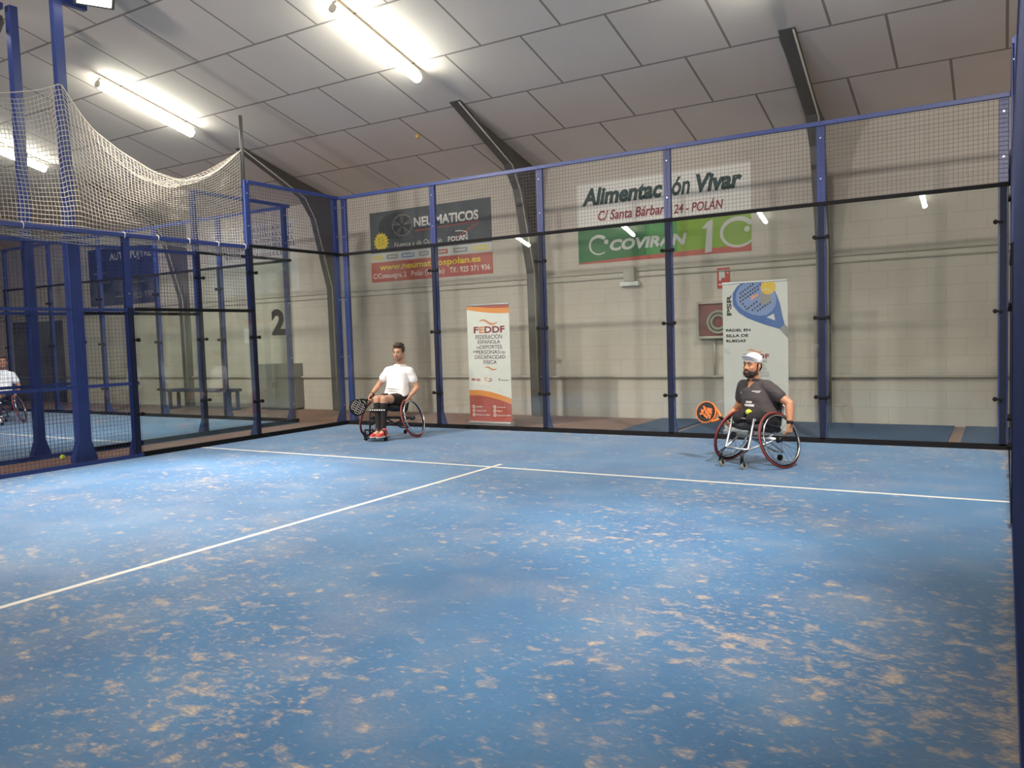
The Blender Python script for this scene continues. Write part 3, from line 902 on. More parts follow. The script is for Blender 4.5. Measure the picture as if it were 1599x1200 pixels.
def glass_panel(fr, a0, a1, h, label, group):
    t = thing('glass_panel', label, 'glass panel', P3(fr, (a0+a1)/2, 0, 0), group=group)
    mb = MB(); fbox(mb, fr, a0 + 0.006, a1 - 0.006, 0, GT, 0.05, h - 0.02); mb.build('pane', 'glass', t, world=True)
    mb = MB(); fbox(mb, fr, a0 + 0.004, a1 - 0.004, -0.012, 0.03, h - 0.032, h + 0.012); mb.build('top_channel', 'black', t, world=True)
    mb = MB(); fbox(mb, fr, a0 + 0.002, a1 - 0.002, -0.004, 0.04, 0.0, 0.065); mb.build('base_channel', 'black', t, world=True)
    return t

def wires(mb, fr, a0, a1, z0, z1, d, r=0.0014, step=0.05):
    n = max(2, round((a1 - a0) / step))
    for i in range(n + 1):
        a = a0 + (a1 - a0) * i / n
        fbox(mb, fr, a - r, a + r, d, d + 2*r, z0, z1)
    n = max(2, round((z1 - z0) / step))
    for i in range(n + 1):
        z = z0 + (z1 - z0) * i / n
        fbox(mb, fr, a0, a1, d + 2*r, d + 4*r, z - r, z + r)

def mesh_panel(fr, a0, a1, z0, z1, label, group, rails=(), top=0.055, wire='wire', bottom=False):
    t = thing('mesh_panel', label, 'mesh panel', P3(fr, (a0+a1)/2, 0, z0), group=group)
    mb = MB(); wires(mb, fr, a0 + 0.01, a1 - 0.01, z0 + 0.02, z1 - 0.03, 0.004); mb.build('wire_mesh', wire, t, world=True)
    mb = MB(); fbox(mb, fr, a0, a1, 0.0, 0.05, z1 - top, z1); mb.build('top_rail', 'blue', t, world=True, bevel=0.004)
    for z in rails:
        mb = MB(); fbox(mb, fr, a0, a1, 0.012, 0.045, z - 0.02, z + 0.02); mb.build('middle_rail', 'blue', t, world=True)
    if bottom:
        mb = MB(); fbox(mb, fr, a0, a1, 0.0, 0.04, z0, z0 + 0.05); mb.build('bottom_rail', 'blue', t, world=True)
    return t

def fence_post(fr, a, h, glass_h, label, group, w=0.10, seal=True, clamps=(0.58, 1.58, 2.58), d0=0.02, sides=(-1, 1), gus=True):
    t = thing('fence_post', label, 'fence post', P3(fr, a, d0 + 0.03, -0.012), group=group)
    mb = MB(); fbox(mb, fr, a - w/2, a + w/2, d0, d0 + 0.06, -0.012, h); mb.build('upright', 'blue', t, world=True, bevel=0.006)
    if gus:
        mb = MB()
        for s in (-0.045, 0.04):
            pts = [P3(fr, a + s, d0 + 0.06, 0.0), P3(fr, a + s, d0 + 0.15, 0.0), P3(fr, a + s, d0 + 0.145, 0.07), P3(fr, a + s, d0 + 0.06, 0.27)]
            mb.prism(pts, fr[1] * 0.008)
        fbox(mb, fr, a - 0.09, a + 0.09, d0 - 0.0, d0 + 0.21, -0.012, 0.004)
        mb.build('base_gusset', 'blue', t, world=True)
    if seal and glass_h:
        mb = MB(); fbox(mb, fr, a - 0.034, a + 0.034, -0.004, d0 - 0.001, 0.05, glass_h + 0.01); mb.build('glazing_seal', 'seal', t, world=True)
        for z in clamps:
            if z > glass_h: continue
            mb = MB()
            for s in sides:
                c = P3(fr, a + s*0.075, -0.012, z)
                mb.tube([c - fr[2]*0.012, c + fr[2]*0.022], 0.026, 12)
                mb.bar(P3(fr, a, -0.012, z), c, 0.02, 0.022)
            mb.build('glass_clamp', 'black', t, world=True)
    mb = MB()
    for z in [q for q in (0.35, 1.2, 2.2, 3.3, 3.8) if q < h]:
        c = P3(fr, a, d0 - (0.008 if (z < glass_h) else 0.0), z)
        mb.tube([c - fr[2]*0.006, c + fr[2]*0.004], 0.011, 8)
    mb.build('bolt', 'alu', t, world=True)
    return t

# --- back wall of our court (y = 10), a = x
BK = frame((0, 10, 0), (1, 0, 0), (0, 1, 0))
gl = ['in the left corner behind the player in white', 'in front of the white and orange roll-up banner', 'below the left half of the grocery banner', 'behind the player in the cap', 'at the far right corner']
ml = ['in the left corner over the tyre banner', 'between the tyre banner and the grocery banner', 'over the left half of the grocery banner', 'over the right half of the grocery banner', 'at the far right corner']
for i in range(5):
    a0 = -5 + 2*i
    glass_panel(BK, a0, a0 + 2, 3.0, 'tall pane of the back court wall ' + gl[i], 'panes of the back court wall')
    mesh_panel(BK, a0, a0 + 2, 3.0, 4.0, 'wire mesh panel above the back court wall ' + ml[i], 'mesh panels above the back court wall', wire='wire_back')
pl = ['crossing the tyre banner', 'left of the grocery banner', 'crossing the middle of the grocery banner', 'right of the racket roll-up banner']
for i in range(4):
    fence_post(BK, -3 + 2*i, 4.0, 3.0, 'blue steel post of the back court wall ' + pl[i], 'posts of the back court wall', sides=(-1, 1))
fence_post(BK, -4.93, 4.0, 3.0, 'blue corner post of the back wall, right one of the pair at left', 'posts of the back court wall', sides=(1,), seal=False)
fence_post(BK, 4.94, 4.0, 3.0, 'blue steel corner post of the back wall at the far right', 'posts of the back court wall', sides=(-1,))

# --- side walls: a = y
def side(x, out, tagname, near, posts4=True, lo=4.0, wire='wire'):
    fr = frame((x, 0, 0), (0, 1, 0), (out, 0, 0))
    g = tagname
    glass_panel(fr, 8, 10, 3.0, 'tall clear pane of %s next to the back corner' % g, 'panes of ' + g)
    glass_panel(fr, 6, 8, 2.0, 'lower clear pane of %s, stepped down from the corner pane' % g, 'panes of ' + g)
    mesh_panel(fr, 8, 10, 3.0, 4.0, 'wire mesh panel high above the corner pane of %s' % g, 'mesh panels of ' + g, wire=wire)
    mesh_panel(fr, 6, 8, 2.0, 3.0, 'wire mesh panel above the lower pane of %s' % g, 'mesh panels of ' + g, wire=wire)
    y = 6.0
    nm = ['next to the glass', 'nearest to the camera']
    k = 0
    while y > lo + 0.1:
        mesh_panel(fr, y - 2, y, 0.0, 3.0, 'full height wire mesh panel of %s, %s' % (g, nm[k]), 'mesh panels of ' + g, rails=(1.0, 1.98), bottom=True, wire=wire)
        y -= 2; k += 1
    fence_post(fr, 9.93, 4.0, 3.0, 'blue steel corner post of %s at the back corner' % g, 'posts of ' + g, seal=False, sides=(-1,))
    fence_post(fr, 8.0, 4.0, 3.0, 'blue steel post of %s where the wall steps down' % g, 'posts of ' + g)
    fence_post(fr, 5.93, 3.0, 2.0, 'blue steel post of %s between glass and mesh' % g, 'posts of ' + g, sides=(1,))
    fence_post(fr, 4.0, 3.0, 0, 'blue steel post of %s between the mesh panels' % g, 'posts of ' + g)
    return fr
LW = side(-5.0, -1, 'the left court wall', '')
NB = side(-6.25, -1, 'the neighbouring court wall', '')
RW = side(5.0, 1, 'the right court wall', '', lo=2.0)

# --- back wall of the neighbouring court
BN = frame((0, 10, 0), (1, 0, 0), (0, 1, 0))
od = ['nearest the corridor', 'second from the corridor', 'third from the corridor', 'fourth from the corridor', 'farthest from the corridor']
for i in range(5):
    a1 = -6.25 - 2*i
    glass_panel(BN, a1 - 2, a1, 3.0, 'tall clear pane of the neighbouring back wall, ' + od[i], 'panes of the neighbouring back wall')
    mesh_panel(BN, a1 - 2, a1, 3.0, 4.0, 'wire mesh panel above the neighbouring back wall, ' + od[i], 'mesh panels above the neighbouring back wall')
for i in range(1, 6):
    fence_post(BN, -6.25 - 2*i + (0.05 if i == 5 else 0), 4.0, 3.0, 'blue steel post of the neighbouring back wall, ' + ['', 'first', 'second', 'third', 'fourth', 'fifth'][i] + ' from the corridor', 'posts of the neighbouring back wall', sides=(-1, 1))

# number sticker on the neighbouring side pane
t = thing('number_sticker', 'large black number 2 stuck on the glass of the neighbouring court', 'number', (-6.235, 9.63, 1.62))
o = lettering(t, '2', -0.16, 0.16, 0, 0.47, 'ink', y=0, bold=0.05)
o.rotation_euler = (0, 0, R(90))

# --- floodlight poles
def flood_pole(x, y, label, wide, heads, top):
    t = thing('floodlight_pole', label, 'floodlight pole', (x, y, -0.012), group='floodlight poles beside the courts')
    mb = MB()
    if wide:
        mb.box((x - 0.06, y - 0.085, -0.012), (x + 0.06, y + 0.085, 2.96)); mb.build('lower_column', 'blue', t, world=True, bevel=0.008)
        mb = MB(); mb.box((x - 0.05, y - 0.06, 2.96), (x + 0.05, y + 0.06, top)); mb.build('upper_pole', 'blue', t, world=True, bevel=0.008)
    else:
        mb.box((x - 0.06, y - 0.055, -0.012), (x + 0.06, y + 0.055, top)); mb.build('upright', 'blue', t, world=True, bevel=0.008)
    for s in (-1, 1):
        yy = y + s*(0.085 if wide else 0.055)
        mb = MB(); mb.prism([(x - 0.055, yy, 0.0), (x - 0.055, yy + s*0.07, 0.0), (x - 0.055, yy + s*0.062, 0.07), (x - 0.055, yy, 0.26)], (0.11, 0, 0))
        mb.build('base_gusset', 'blue', t, world=True)
    ys = [h[0][1] for h in heads]
    if heads:
        hx = heads[0][0][0]; hz = heads[0][0][2]
        mb = MB(); mb.box((x - 0.04, min(ys) - 0.12, top - 0.08), (x + 0.04, max(ys) + 0.12, top))
        for hy in ys: mb.bar((x, hy, top - 0.04), (hx, hy, hz + 0.02), 0.05, 0.05)
        mb.build('cross_arm', 'blue', t, world=True)
    for p, tg in heads:
        p, tg = V(p), V(tg)
        q = (tg - p).normalized().to_track_quat('-Z', 'Y').to_matrix().to_4x4()
        m = Matrix.Translation(p) @ q
        mb = MB(); mb.box((-0.24, -0.19, 0.0), (0.24, 0.19, 0.11), m)
        hd = mb.build('floodlight_head', 'steel', t, world=True, bevel=0.01)
        mb = MB(); mb.box((-0.20, -0.15, -0.006), (0.20, 0.15, 0.004), m)
        mb.v = [v - t.location for v in mb.v]
        mb.build('lens', 'flood', hd)
    return t
FH = lambda side: [(f[0], f[1]) for f in FLOODS if f[4] == side]
flood_pole(-5.40, 5.40, 'blue floodlight pole with a wide lower column behind the left court wall', True, FH('left'), 6.0)
flood_pole(-6.33, 5.34, 'slimmer blue floodlight pole of the neighbouring court at far left', False, FH('neighbour'), 6.05)
flood_pole(5.40, 5.40, 'blue floodlight pole beyond the right court wall', True, FH('right'), 6.0)
flood_pole(-5.40, -5.40, 'added unseen blue fill-light pole on the left of the other half of the court', True, FH('rear left'), 5.95)  # out of view, added to carry the left fill light
flood_pole(5.40, -5.40, 'added unseen blue fill-light pole on the right of the other half of the court', True, FH('rear right'), 5.95)  # out of view, added to carry the right fill light

# --- short tip on the left wall post that carries the net
mb = MB(); mb.tube([(-5.05, 7.97, 4.0), (-5.05, 7.97, 4.97)], 0.028, 10)
o = mb.build('net_pole', 'steel', None, True); tag(o, 'thin grey pole rising above the left wall post at the end of the white net', 'pole')

# --- white ball net draped along the left wall
TOPC = [(3.3, 4.30, -5.22), (4.0, 4.42, -5.25), (4.6, 4.56, -5.29), (5.1, 4.72, -5.31), (5.36, 4.87, -5.33), (5.62, 4.40, -5.25), (6.02, 4.08, -5.14), (6.49, 3.87, -5.08), (6.86, 3.81, -5.06), (7.34, 3.96, -5.05), (7.70, 4.22, -5.05), (7.95, 4.45, -5.05)]
def lerp_curve(c, y):
    for a, b2 in zip(c, c[1:]):
        if a[0] <= y <= b2[0]:
            t = (y - a[0]) / (b2[0] - a[0])
            return [a[i] + (b2[i] - a[i]) * t for i in (1, 2)]
    return list(c[-1][1:])
def sm(c, y):
    q = [lerp_curve(c, min(max(y + d, c[0][0]), c[-1][0])) for d in (-0.12, -0.06, 0, 0.06, 0.12)]
    if abs(y - 5.36) < 0.13 or y > 7.85: q = [lerp_curve(c, y)]
    return [sum(k[i] for k in q) / len(q) for i in (0, 1)]
t = thing('ball_net', 'white sagging ball net hung above the left court wall', 'net', (-5.06, 5.6, 2.96))
mb = MB()
ys = [3.3 + 0.047*i for i in range(100)]
ys = [y for y in ys if y <= 7.96]
NV = 30
def net_pt(y, v):
    zt, xt = sm(TOPC, y)
    if y < 5.2: zt -= 0.05 + 0.035*abs(math.sin((y - 3.3)*5.2))
    zb = 2.97
    bulge = math.sin(PI*v)*0.05*math.sin(y*2.1 + 1)
    x = xt + (-5.055 - xt) * min(1, v*1.15) + bulge*0.8 + 0.012*noise.noise(V((y*3, v*5, 1)))
    yy = y + 0.016*noise.noise(V((y*2.2, v*4, 7))) + 0.03*math.sin(PI*v)*math.sin(y*1.7)
    z = zt + (zb - zt) * v + 0.012*noise.noise(V((y*4, v*3, 3)))
    return V((x, yy, z))
for y in ys: mb.tube([net_pt(y, j/NV) for j in range(NV + 1)], 0.0036, 4, caps=False)
nrow = 29
for j in range(nrow + 1):
    mb.tube([net_pt(y, j/nrow) for y in ys], 0.0036, 4, caps=False)
mb.build('net_mesh', 'rope', t, world=True)
mb = MB(); mb.tube([(sm(TOPC, y)[1], y, sm(TOPC, y)[0]) for y in [3.3 + 0.07*i for i in range(67)] if y < 5.4], 0.006, 5)
mb.tube([net_pt(y, 0.0) for y in ys if y > 5.3], 0.008, 5); mb.build('head_rope', 'rope', t, world=True)
# folded-back flap behind the sag
mb = MB()
def flap(y, v):
    p = net_pt(y, 0.0)
    k = math.sin(PI*min(1, max(0, (y - 5.5)/2.45)))
    return V((p.x - 0.34*v*k, p.y - 0.10*v*k, p.z + (0.02*k - 0.10*k*math.sin(PI*v))))
fy = [y for y in ys if y > 5.5]
for y in fy: mb.tube([flap(y, j/8) for j in range(9)], 0.0032, 4, caps=False)
for j in range(9): mb.tube([flap(y, j/8) for y in fy], 0.0032, 4, caps=False)
mb.build('folded_flap', 'rope', t, world=True)
# loose bunched hem under the top rail
mb = MB()
rr = random.Random(11)
for k in range(7):
    pts = []
    for i in range(60):
        y = 4.2 + i*0.062
        if y > 7.9: break
        d = 0.05 + 0.10*abs(math.sin((y - 4.2)*1.15 + 0.4))
        pts.append((-5.06 + 0.02*math.sin(k + y*3), y, 2.955 - d*(k + 0.6)/7 - 0.008*math.sin(y*11 + k*2)))
    mb.tube(pts, 0.0042, 4, caps=False)
for i in range(80):
    y = 4.2 + i*0.046
    if y > 7.9: break
    d = 0.05 + 0.10*abs(math.sin((y - 4.2)*1.15 + 0.4))
    mb.tube([(-5.05, y, 2.96), (-5.065, y + 0.02, 2.955 - d)], 0.0036, 4, caps=False)
mb.build('loose_hem', 'rope', t, world=True)
mb = MB()
for y in (4.6, 5.9, 6.4, 6.9, 7.4, 7.9): mb.circle((-5.03, y, 2.97), (0, 1, 0), 0.045, 0.005, 14, 5)
mb.build('tie', 'rope', t, world=True)

# --- loose balls
def ball(loc, label, m, r=0.033, name='padel_ball'):
    t = thing(name, label, 'ball', loc)
    mb = MB(); mb.ell((0, 0, 0), r, nu=20, nv=14); mb.build('felt', m, t, True)
    mb = MB()
    pts = []
    for i in range(48):
        a = 2*PI*i/48
        p = V((math.cos(a), math.sin(a), 0.55*math.sin(2*a))).normalized() * (r*1.0)
        pts.append(p)
    mb.tube(pts, 0.0016, 5, closed=True); mb.build('seam', 'p_white', t, True)
    return t
ball((-6.02, 5.46, 0.021), 'yellow padel ball lying in the strip between the two courts', 'ball')
ball((-3.63, 10.53, roof_z(10.53) - 0.036), 'amber ball up against the ceiling boards above the tyre banner', 'ball_or')
# ------------------------------------------------------------------ sports wheelchairs (local: -y forward, origin on the floor under the axle)
def wheelchair(loc, rz, label, style, tyre='tyre'):
    t = thing('sports_wheelchair', label, 'wheelchair', (loc[0], loc[1], 0.0), rz, group='sports wheelchairs')
    fm = 'alu' if style == 'silver' else 'darkmetal'
    RAD, camber, contact = 0.305, R(17), 0.45 if style != 'silver' else 0.40
    for s in (-1, 1):
        ax = V((s*math.cos(camber), 0, -s*math.sin(camber)))          # outward axle direction
        ax = V((s*math.cos(camber), 0, s*math.sin(-camber) * -1)) if False else V((s*math.cos(camber), 0, math.sin(camber)))
        down = V((s*math.sin(camber), 0, -math.cos(camber)))
        c = V((s*contact, 0, 0.002)) - down * RAD
        fw = V((0, -1, 0))
        P = lambda a, rad, d=0.0: c + fw*(math.cos(a)*rad) + down*(math.sin(a)*rad) + ax*d
        mb = MB(); mb.tube([P(2*PI*i/56, RAD - 0.012) for i in range(56)], 0.0125, 8, closed=True)
        w = mb.build('wheel', tyre, t, True)
        mb = MB(); mb.tube([P(2*PI*i/56, RAD - 0.030) for i in range(56)], 0.009, 6, closed=True); mb.build('rim', 'darkmetal', w, True)
        mb = MB(); mb.tube([P(2*PI*i/56, RAD - 0.045, 0.032) for i in range(56)], 0.0085, 8, closed=True)
        for k in range(6):
            a = 2*PI*k/6 + 0.3
            mb.tube([P(a, RAD - 0.03, 0.0), P(a, RAD - 0.045, 0.032)], 0.004, 5)
        mb.build('hand_rim', 'chrome', w, True)
        mb = MB()
        for k in range(24):
            a = 2*PI*k/24
            b2 = a + (0.35 if k % 2 else -0.35)
            mb.tube([P(b2, 0.024, 0.022 if k % 4 < 2 else -0.022), P(a, RAD - 0.03)], 0.0014, 4)
        mb.build('spokes', 'darkmetal', w)
        mb = MB(); mb.tube([c - ax*0.04, c - ax*0.03, c + ax*0.03, c + ax*0.036], [0.018, 0.028, 0.028, 0.016], 14); mb.build('hub', 'darkmetal', w, True)
    hub = V((contact, 0, 0.002)) + V((-math.sin(camber), 0, math.cos(camber))) * RAD
    hx, hz = hub.x - 0.03, hub.z
    fy = -0.39 if style == 'silver' else -0.49     # casters
    sx = 0.15
    mb = MB()
    mb.tube([(-hx, 0, hz), (hx, 0, hz)], 0.019, 10)
    mb.build('camber_bar', fm, t, True)
    if style == 'silver':
        fr = [[(-sx, -0.20, 0.515), (-0.155, -0.30, 0.20), (-sx, fy, 0.155)], [(sx, -0.20, 0.515), (0.155, -0.30, 0.20), (sx, fy, 0.155)],
              [(-0.17, 0.16, 0.40), (-sx, -0.20, 0.515), (sx, -0.20, 0.515), (0.17, 0.16, 0.40)],
              [(-0.155, -0.30, 0.20), (0.155, -0.30, 0.20)],
              [(-0.155, -0.30, 0.20), (-0.24, -0.05, 0.27), (-hx + 0.03, 0.0, hz)], [(0.155, -0.30, 0.20), (0.24, -0.05, 0.27), (hx - 0.03, 0, hz)]]
    else:
        fr = [[(-sx, -0.12, 0.47), (-0.14, -0.36, 0.44), (-0.12, -0.41, 0.40), (-0.11, -0.45, 0.07)], [(sx, -0.12, 0.47), (0.14, -0.36, 0.44), (0.12, -0.41, 0.40), (0.11, -0.45, 0.07)],
              [(-0.17, 0.17, 0.42), (-sx, -0.12, 0.47)], [(0.17, 0.17, 0.42), (sx, -0.12, 0.47)],
              [(-0.115, -0.43, 0.22), (-0.2, -0.2, 0.24), (-hx + 0.03, 0, hz)], [(0.115, -0.43, 0.22), (0.2, -0.2, 0.24), (hx - 0.03, 0, hz)],
              [(-0.17, fy, 0.16), (0.17, fy, 0.16)], [(-0.13, -0.40, 0.42), (0.13, -0.40, 0.42)]]
    for pts in fr:
        mb = MB(); mb.tube(pts, 0.0135, 10); mb.build('frame_tube', fm, t, True)
    mb = MB()
    for s in (-1, 1):
        mb.tube([(s*0.17, 0.17, 0.40), (s*0.15, 0.02, hz)], 0.0125, 8)
        mb.tube([(s*0.17, 0.17, 0.40), (s*0.185, 0.245, 0.76 if style != 'silver' else 0.70)], 0.0125, 8)
        mb.tube([(s*0.12, 0.0, hz), (s*0.06, 0.36, 0.10)], 0.011, 8)
    mb.tube([(-0.06, 0.36, 0.10), (0.06, 0.36, 0.10)], 0.011, 8)
    mb.build('rear_frame', fm, t, True)
    # casters
    casx = 0.15 if style == 'silver' else 0.17
    for s in (-1, 1):
        mb = MB(); mb.tube([(s*casx, fy, 0.17), (s*casx, fy, 0.085)], 0.017, 10)
        for d in (-0.02, 0.02): mb.bar((s*casx + d, fy, 0.09), (s*casx + d, fy + 0.025, 0.036), 0.006, 0.02, up=(0, 1, 0))
        if style == 'silver': mb.tube([(s*0.155, -0.30, 0.20), (s*casx, fy, 0.165)], 0.013, 8)
        f = mb.build('caster_fork', 'darkmetal', t, True)
        mb = MB(); mb.tube([(s*casx - 0.013, fy + 0.025, 0.036), (s*casx + 0.013, fy + 0.025, 0.036)], 0.034, 18); mb.build('caster_wheel', 'hose' if style == 'silver' else 'black', f)
    mb = MB(); mb.tube([(-0.013, 0.375, 0.034), (0.013, 0.375, 0.034)], 0.032, 16); mb.build('anti_tip_wheel', 'black', t)
    # seat and back
    zs = 0.47 if style != 'silver' else 0.43
    mb = MB()
    mb.rings([((0, 0.20, zs - 0.06), (1, 0, 0), (0, 0, 1), 0.17, 0.035), ((0, 0.16, zs - 0.05), (1, 0, 0), (0, 0, 1), 0.19, 0.05), ((0, -0.14, zs - 0.005), (1, 0, 0), (0, 0, 1), 0.19, 0.045), ((0, -0.20, zs), (1, 0, 0), (0, 0, 1), 0.17, 0.03)], 20, 3.2)
    mb.build('seat_cushion', 'net_black', t, True)
    bt = 0.74 if style != 'silver' else 0.70
    mb = MB()
    n = 12
    for lo, hi in ((zs, bt),):
        ring = []
        for d in (0.0, 0.018):
            for i in range(n + 1):
                a = -1.0 + 2.0*i/n
                x = 0.195*a; y = 0.25 - 0.07*(a*a) + d
                ring.append((x, y))
        poly = ring[:n+1] + ring[n+1:][::-1]
        mb.prism([(x, y - 0.05, lo) for x, y in poly], (0, 0.055, hi - lo))
    mb.build('backrest', 'net_black', t)
    if style != 'silver':
        mb = MB(); mb.box((-0.11, -0.60, 0.045), (0.19, -0.40, 0.06)); mb.build('footplate', 'darkmetal', t, bevel=0.004)
        mb = MB()
        mb.rings([((0.045, -0.452, 0.455), (1, 0, 0), (0, 0, 1), 0.14, 0.018), ((0.045, -0.465, 0.455), (1, 0, 0), (0, 0, 1), 0.14, 0.018)], 20, 4)
        sst = mb.build('knee_strap', 'cloth_black', t)
        pl = MB()
        for i in range(7): pl.box((-0.090 + i*0.04, -0.4675, 0.446), (-0.065 + i*0.04, -0.4655, 0.464))
        pl.build('strap_dash', 'p_white', sst)
    else:
        mb = MB(); mb.tube([(-0.2, 0.05, 0.50), (-0.16, -0.10, 0.56), (0, -0.14, 0.575), (0.16, -0.10, 0.56), (0.2, 0.05, 0.50)], [0.012]*5, 8); mb.build('lap_strap', 'cloth_black', t, True)
        for s in (-1, 1):
            mb = MB(); mb.prism([(s*0.20, 0.16, 0.42), (s*0.20, -0.12, 0.46), (s*0.225, -0.05, 0.55), (s*0.235, 0.12, 0.60)], (s*0.006, 0, 0)); mb.build('side_guard', 'net_black', t)
    return t

# ------------------------------------------------------------------ people
HEAD_K = 1.06
def head_parts(c, yaw, pitch=0.0, roll=0.0):
    m = Matrix.Translation(V(c)) @ Matrix.Rotation(yaw, 4, 'Z') @ Matrix.Rotation(pitch, 4, 'X') @ Matrix.Rotation(roll, 4, 'Y')
    m = m @ Matrix.Scale(HEAD_K, 4)
    q = m.to_3x3()
    T = lambda *p: m @ V(p)
    def add(mb):
        E = lambda p, r: mb.ell(T(*p), r, q, 22, 16)
        E((0, 0.018, 0.036), (0.076, 0.096, 0.092))
        E((0, -0.028, -0.02), (0.067, 0.068, 0.088))
        E((0, -0.038, -0.080), (0.050, 0.050, 0.040))
        E((0, -0.070, -0.098), (0.024, 0.020, 0.020))
        E((0.030, -0.062, -0.022), (0.030, 0.026, 0.026)); E((-0.030, -0.062, -0.022), (0.030, 0.026, 0.026))
        mb.chain([(T(-0.042, -0.078, 0.026), 0.013), (T(0, -0.092, 0.024), 0.012), (T(0.042, -0.078, 0.026), 0.013)])
        mb.chain([(T(0, -0.092, 0.016), 0.009), (T(0, -0.104, -0.010), 0.010), (T(0, -0.114, -0.028), 0.0125)])
        E((0.012, -0.100, -0.032), (0.009, 0.010, 0.008)); E((-0.012, -0.100, -0.032), (0.009, 0.010, 0.008))
        E((0, -0.088, -0.058), (0.026, 0.014, 0.010)); E((0, -0.086, -0.069), (0.022, 0.013, 0.009))
        for s in (-1, 1):
            E((s*0.079, 0.012, -0.004), (0.010, 0.020, 0.030)); E((s*0.076, 0.008, -0.026), (0.010, 0.012, 0.014))
            E((s*0.066, 0.006, -0.05), (0.012, 0.03, 0.03))
    def extras(body, brow):
        for s in (-1, 1):
            mb = MB(); mb.ell(T(s*0.030, -0.084, 0.007), 0.0108, nu=14, nv=10); e = mb.build('eye', 'eyew', body, True)
            mb = MB(); mb.ell(T(s*0.030, -0.0890, 0.006), 0.0078, nu=12, nv=8); mb.build('iris', 'eyed', e, True)
            mb = MB(); mb.chain([(T(s*0.014, -0.1005, 0.027), 0.004), (T(s*0.030, -0.097, 0.033), 0.0045), (T(s*0.050, -0.082, 0.028), 0.003)]); mb.build('eyebrow', brow, body, True)
        mb = MB(); mb.ell(T(0, -0.0985, -0.057), (0.022, 0.0055, 0.0050), q); mb.ell(T(0, -0.0965, -0.067), (0.019, 0.0055, 0.0055), q); mb.build('lips', 'lips', body, True)
    return m, q, T, add, extras

def hand(mb, wrist, d, nrm, curl=(0.5, 0.6, 0.5), side=1, spread=0.0, thumb_out=0.6):
    """palm, four unequal bent fingers and a thumb; d points along the hand, nrm out of the palm"""
    w, d, nrm = V(wrist), V(d).normalized(), V(nrm)
    nrm = (nrm - d * nrm.dot(d)).normalized()
    sd = d.cross(nrm) * side           # toward the thumb
    mb.chain([(w - d*0.02, 0.026), (w + d*0.015, 0.026)])
    for k in (-0.030, -0.010, 0.010, 0.029):
        mb.chain([(w + sd*k*0.6 + d*0.012, 0.016), (w + sd*k + d*0.085, 0.0125)])
    lens = [(-0.031, 0.032, 0.022, 0.018), (-0.0105, 0.040, 0.027, 0.021), (0.0105, 0.043, 0.029, 0.022), (0.031, 0.039, 0.025, 0.020)]
    for i, (k, l1, l2, l3) in enumerate(lens):
        p = w + sd*k + d*0.085
        a = 0.0
        dirv = d + sd*(k*spread*6)
        dirv.normalize()
        pts = [(p, 0.0095)]
        for L_, c_ in ((l1, curl[0]), (l2, curl[1]), (l3, curl[2])):
            a += c_ * (1 + 0.08*(i - 1.5))
            p = p + (dirv*math.cos(a) + nrm*math.sin(a)) * L_
            pts.append((p, 0.0085 if L_ != l3 else 0.007))
        mb.chain(pts)
    b = w + d*0.025 + sd*0.022
    t1 = b + (d*0.55 + sd*thumb_out + nrm*0.35).normalized()*0.045
    t2 = t1 + (d*0.75 + sd*thumb_out*0.35 + nrm*0.55).normalized()*0.034
    t3 = t2 + (d*0.7 + nrm*0.75).normalized()*0.024
    mb.chain([(b, 0.016), (t1, 0.0115), (t2, 0.0095), (t3, 0.0075)])

def limb(mb, pts): mb.chain([(V(p), r) for p, r in pts])

def ring(c, rx, ry, tilt=0.0, yaw=0.0):
    m = Matrix.Rotation(yaw, 3, 'Z') @ Matrix.Rotation(tilt, 3, 'X')
    return (V(c), m @ V((1, 0, 0)), m @ V((0, 1, 0)), rx, ry)

def cloth_wrinkle(amp, sc, seed=0.0):
    def f(co):
        a = noise.noise(V((co.x*sc + seed, co.y*sc, co.z*sc*0.6)))
        b = noise.noise(V((co.x*sc*0.5 + co.z*sc*0.9, co.y*sc*0.7, co.z*sc*1.6 + seed)))
        return amp * (a*0.6 + (1 - abs(b)*2)*0.5)
    return f

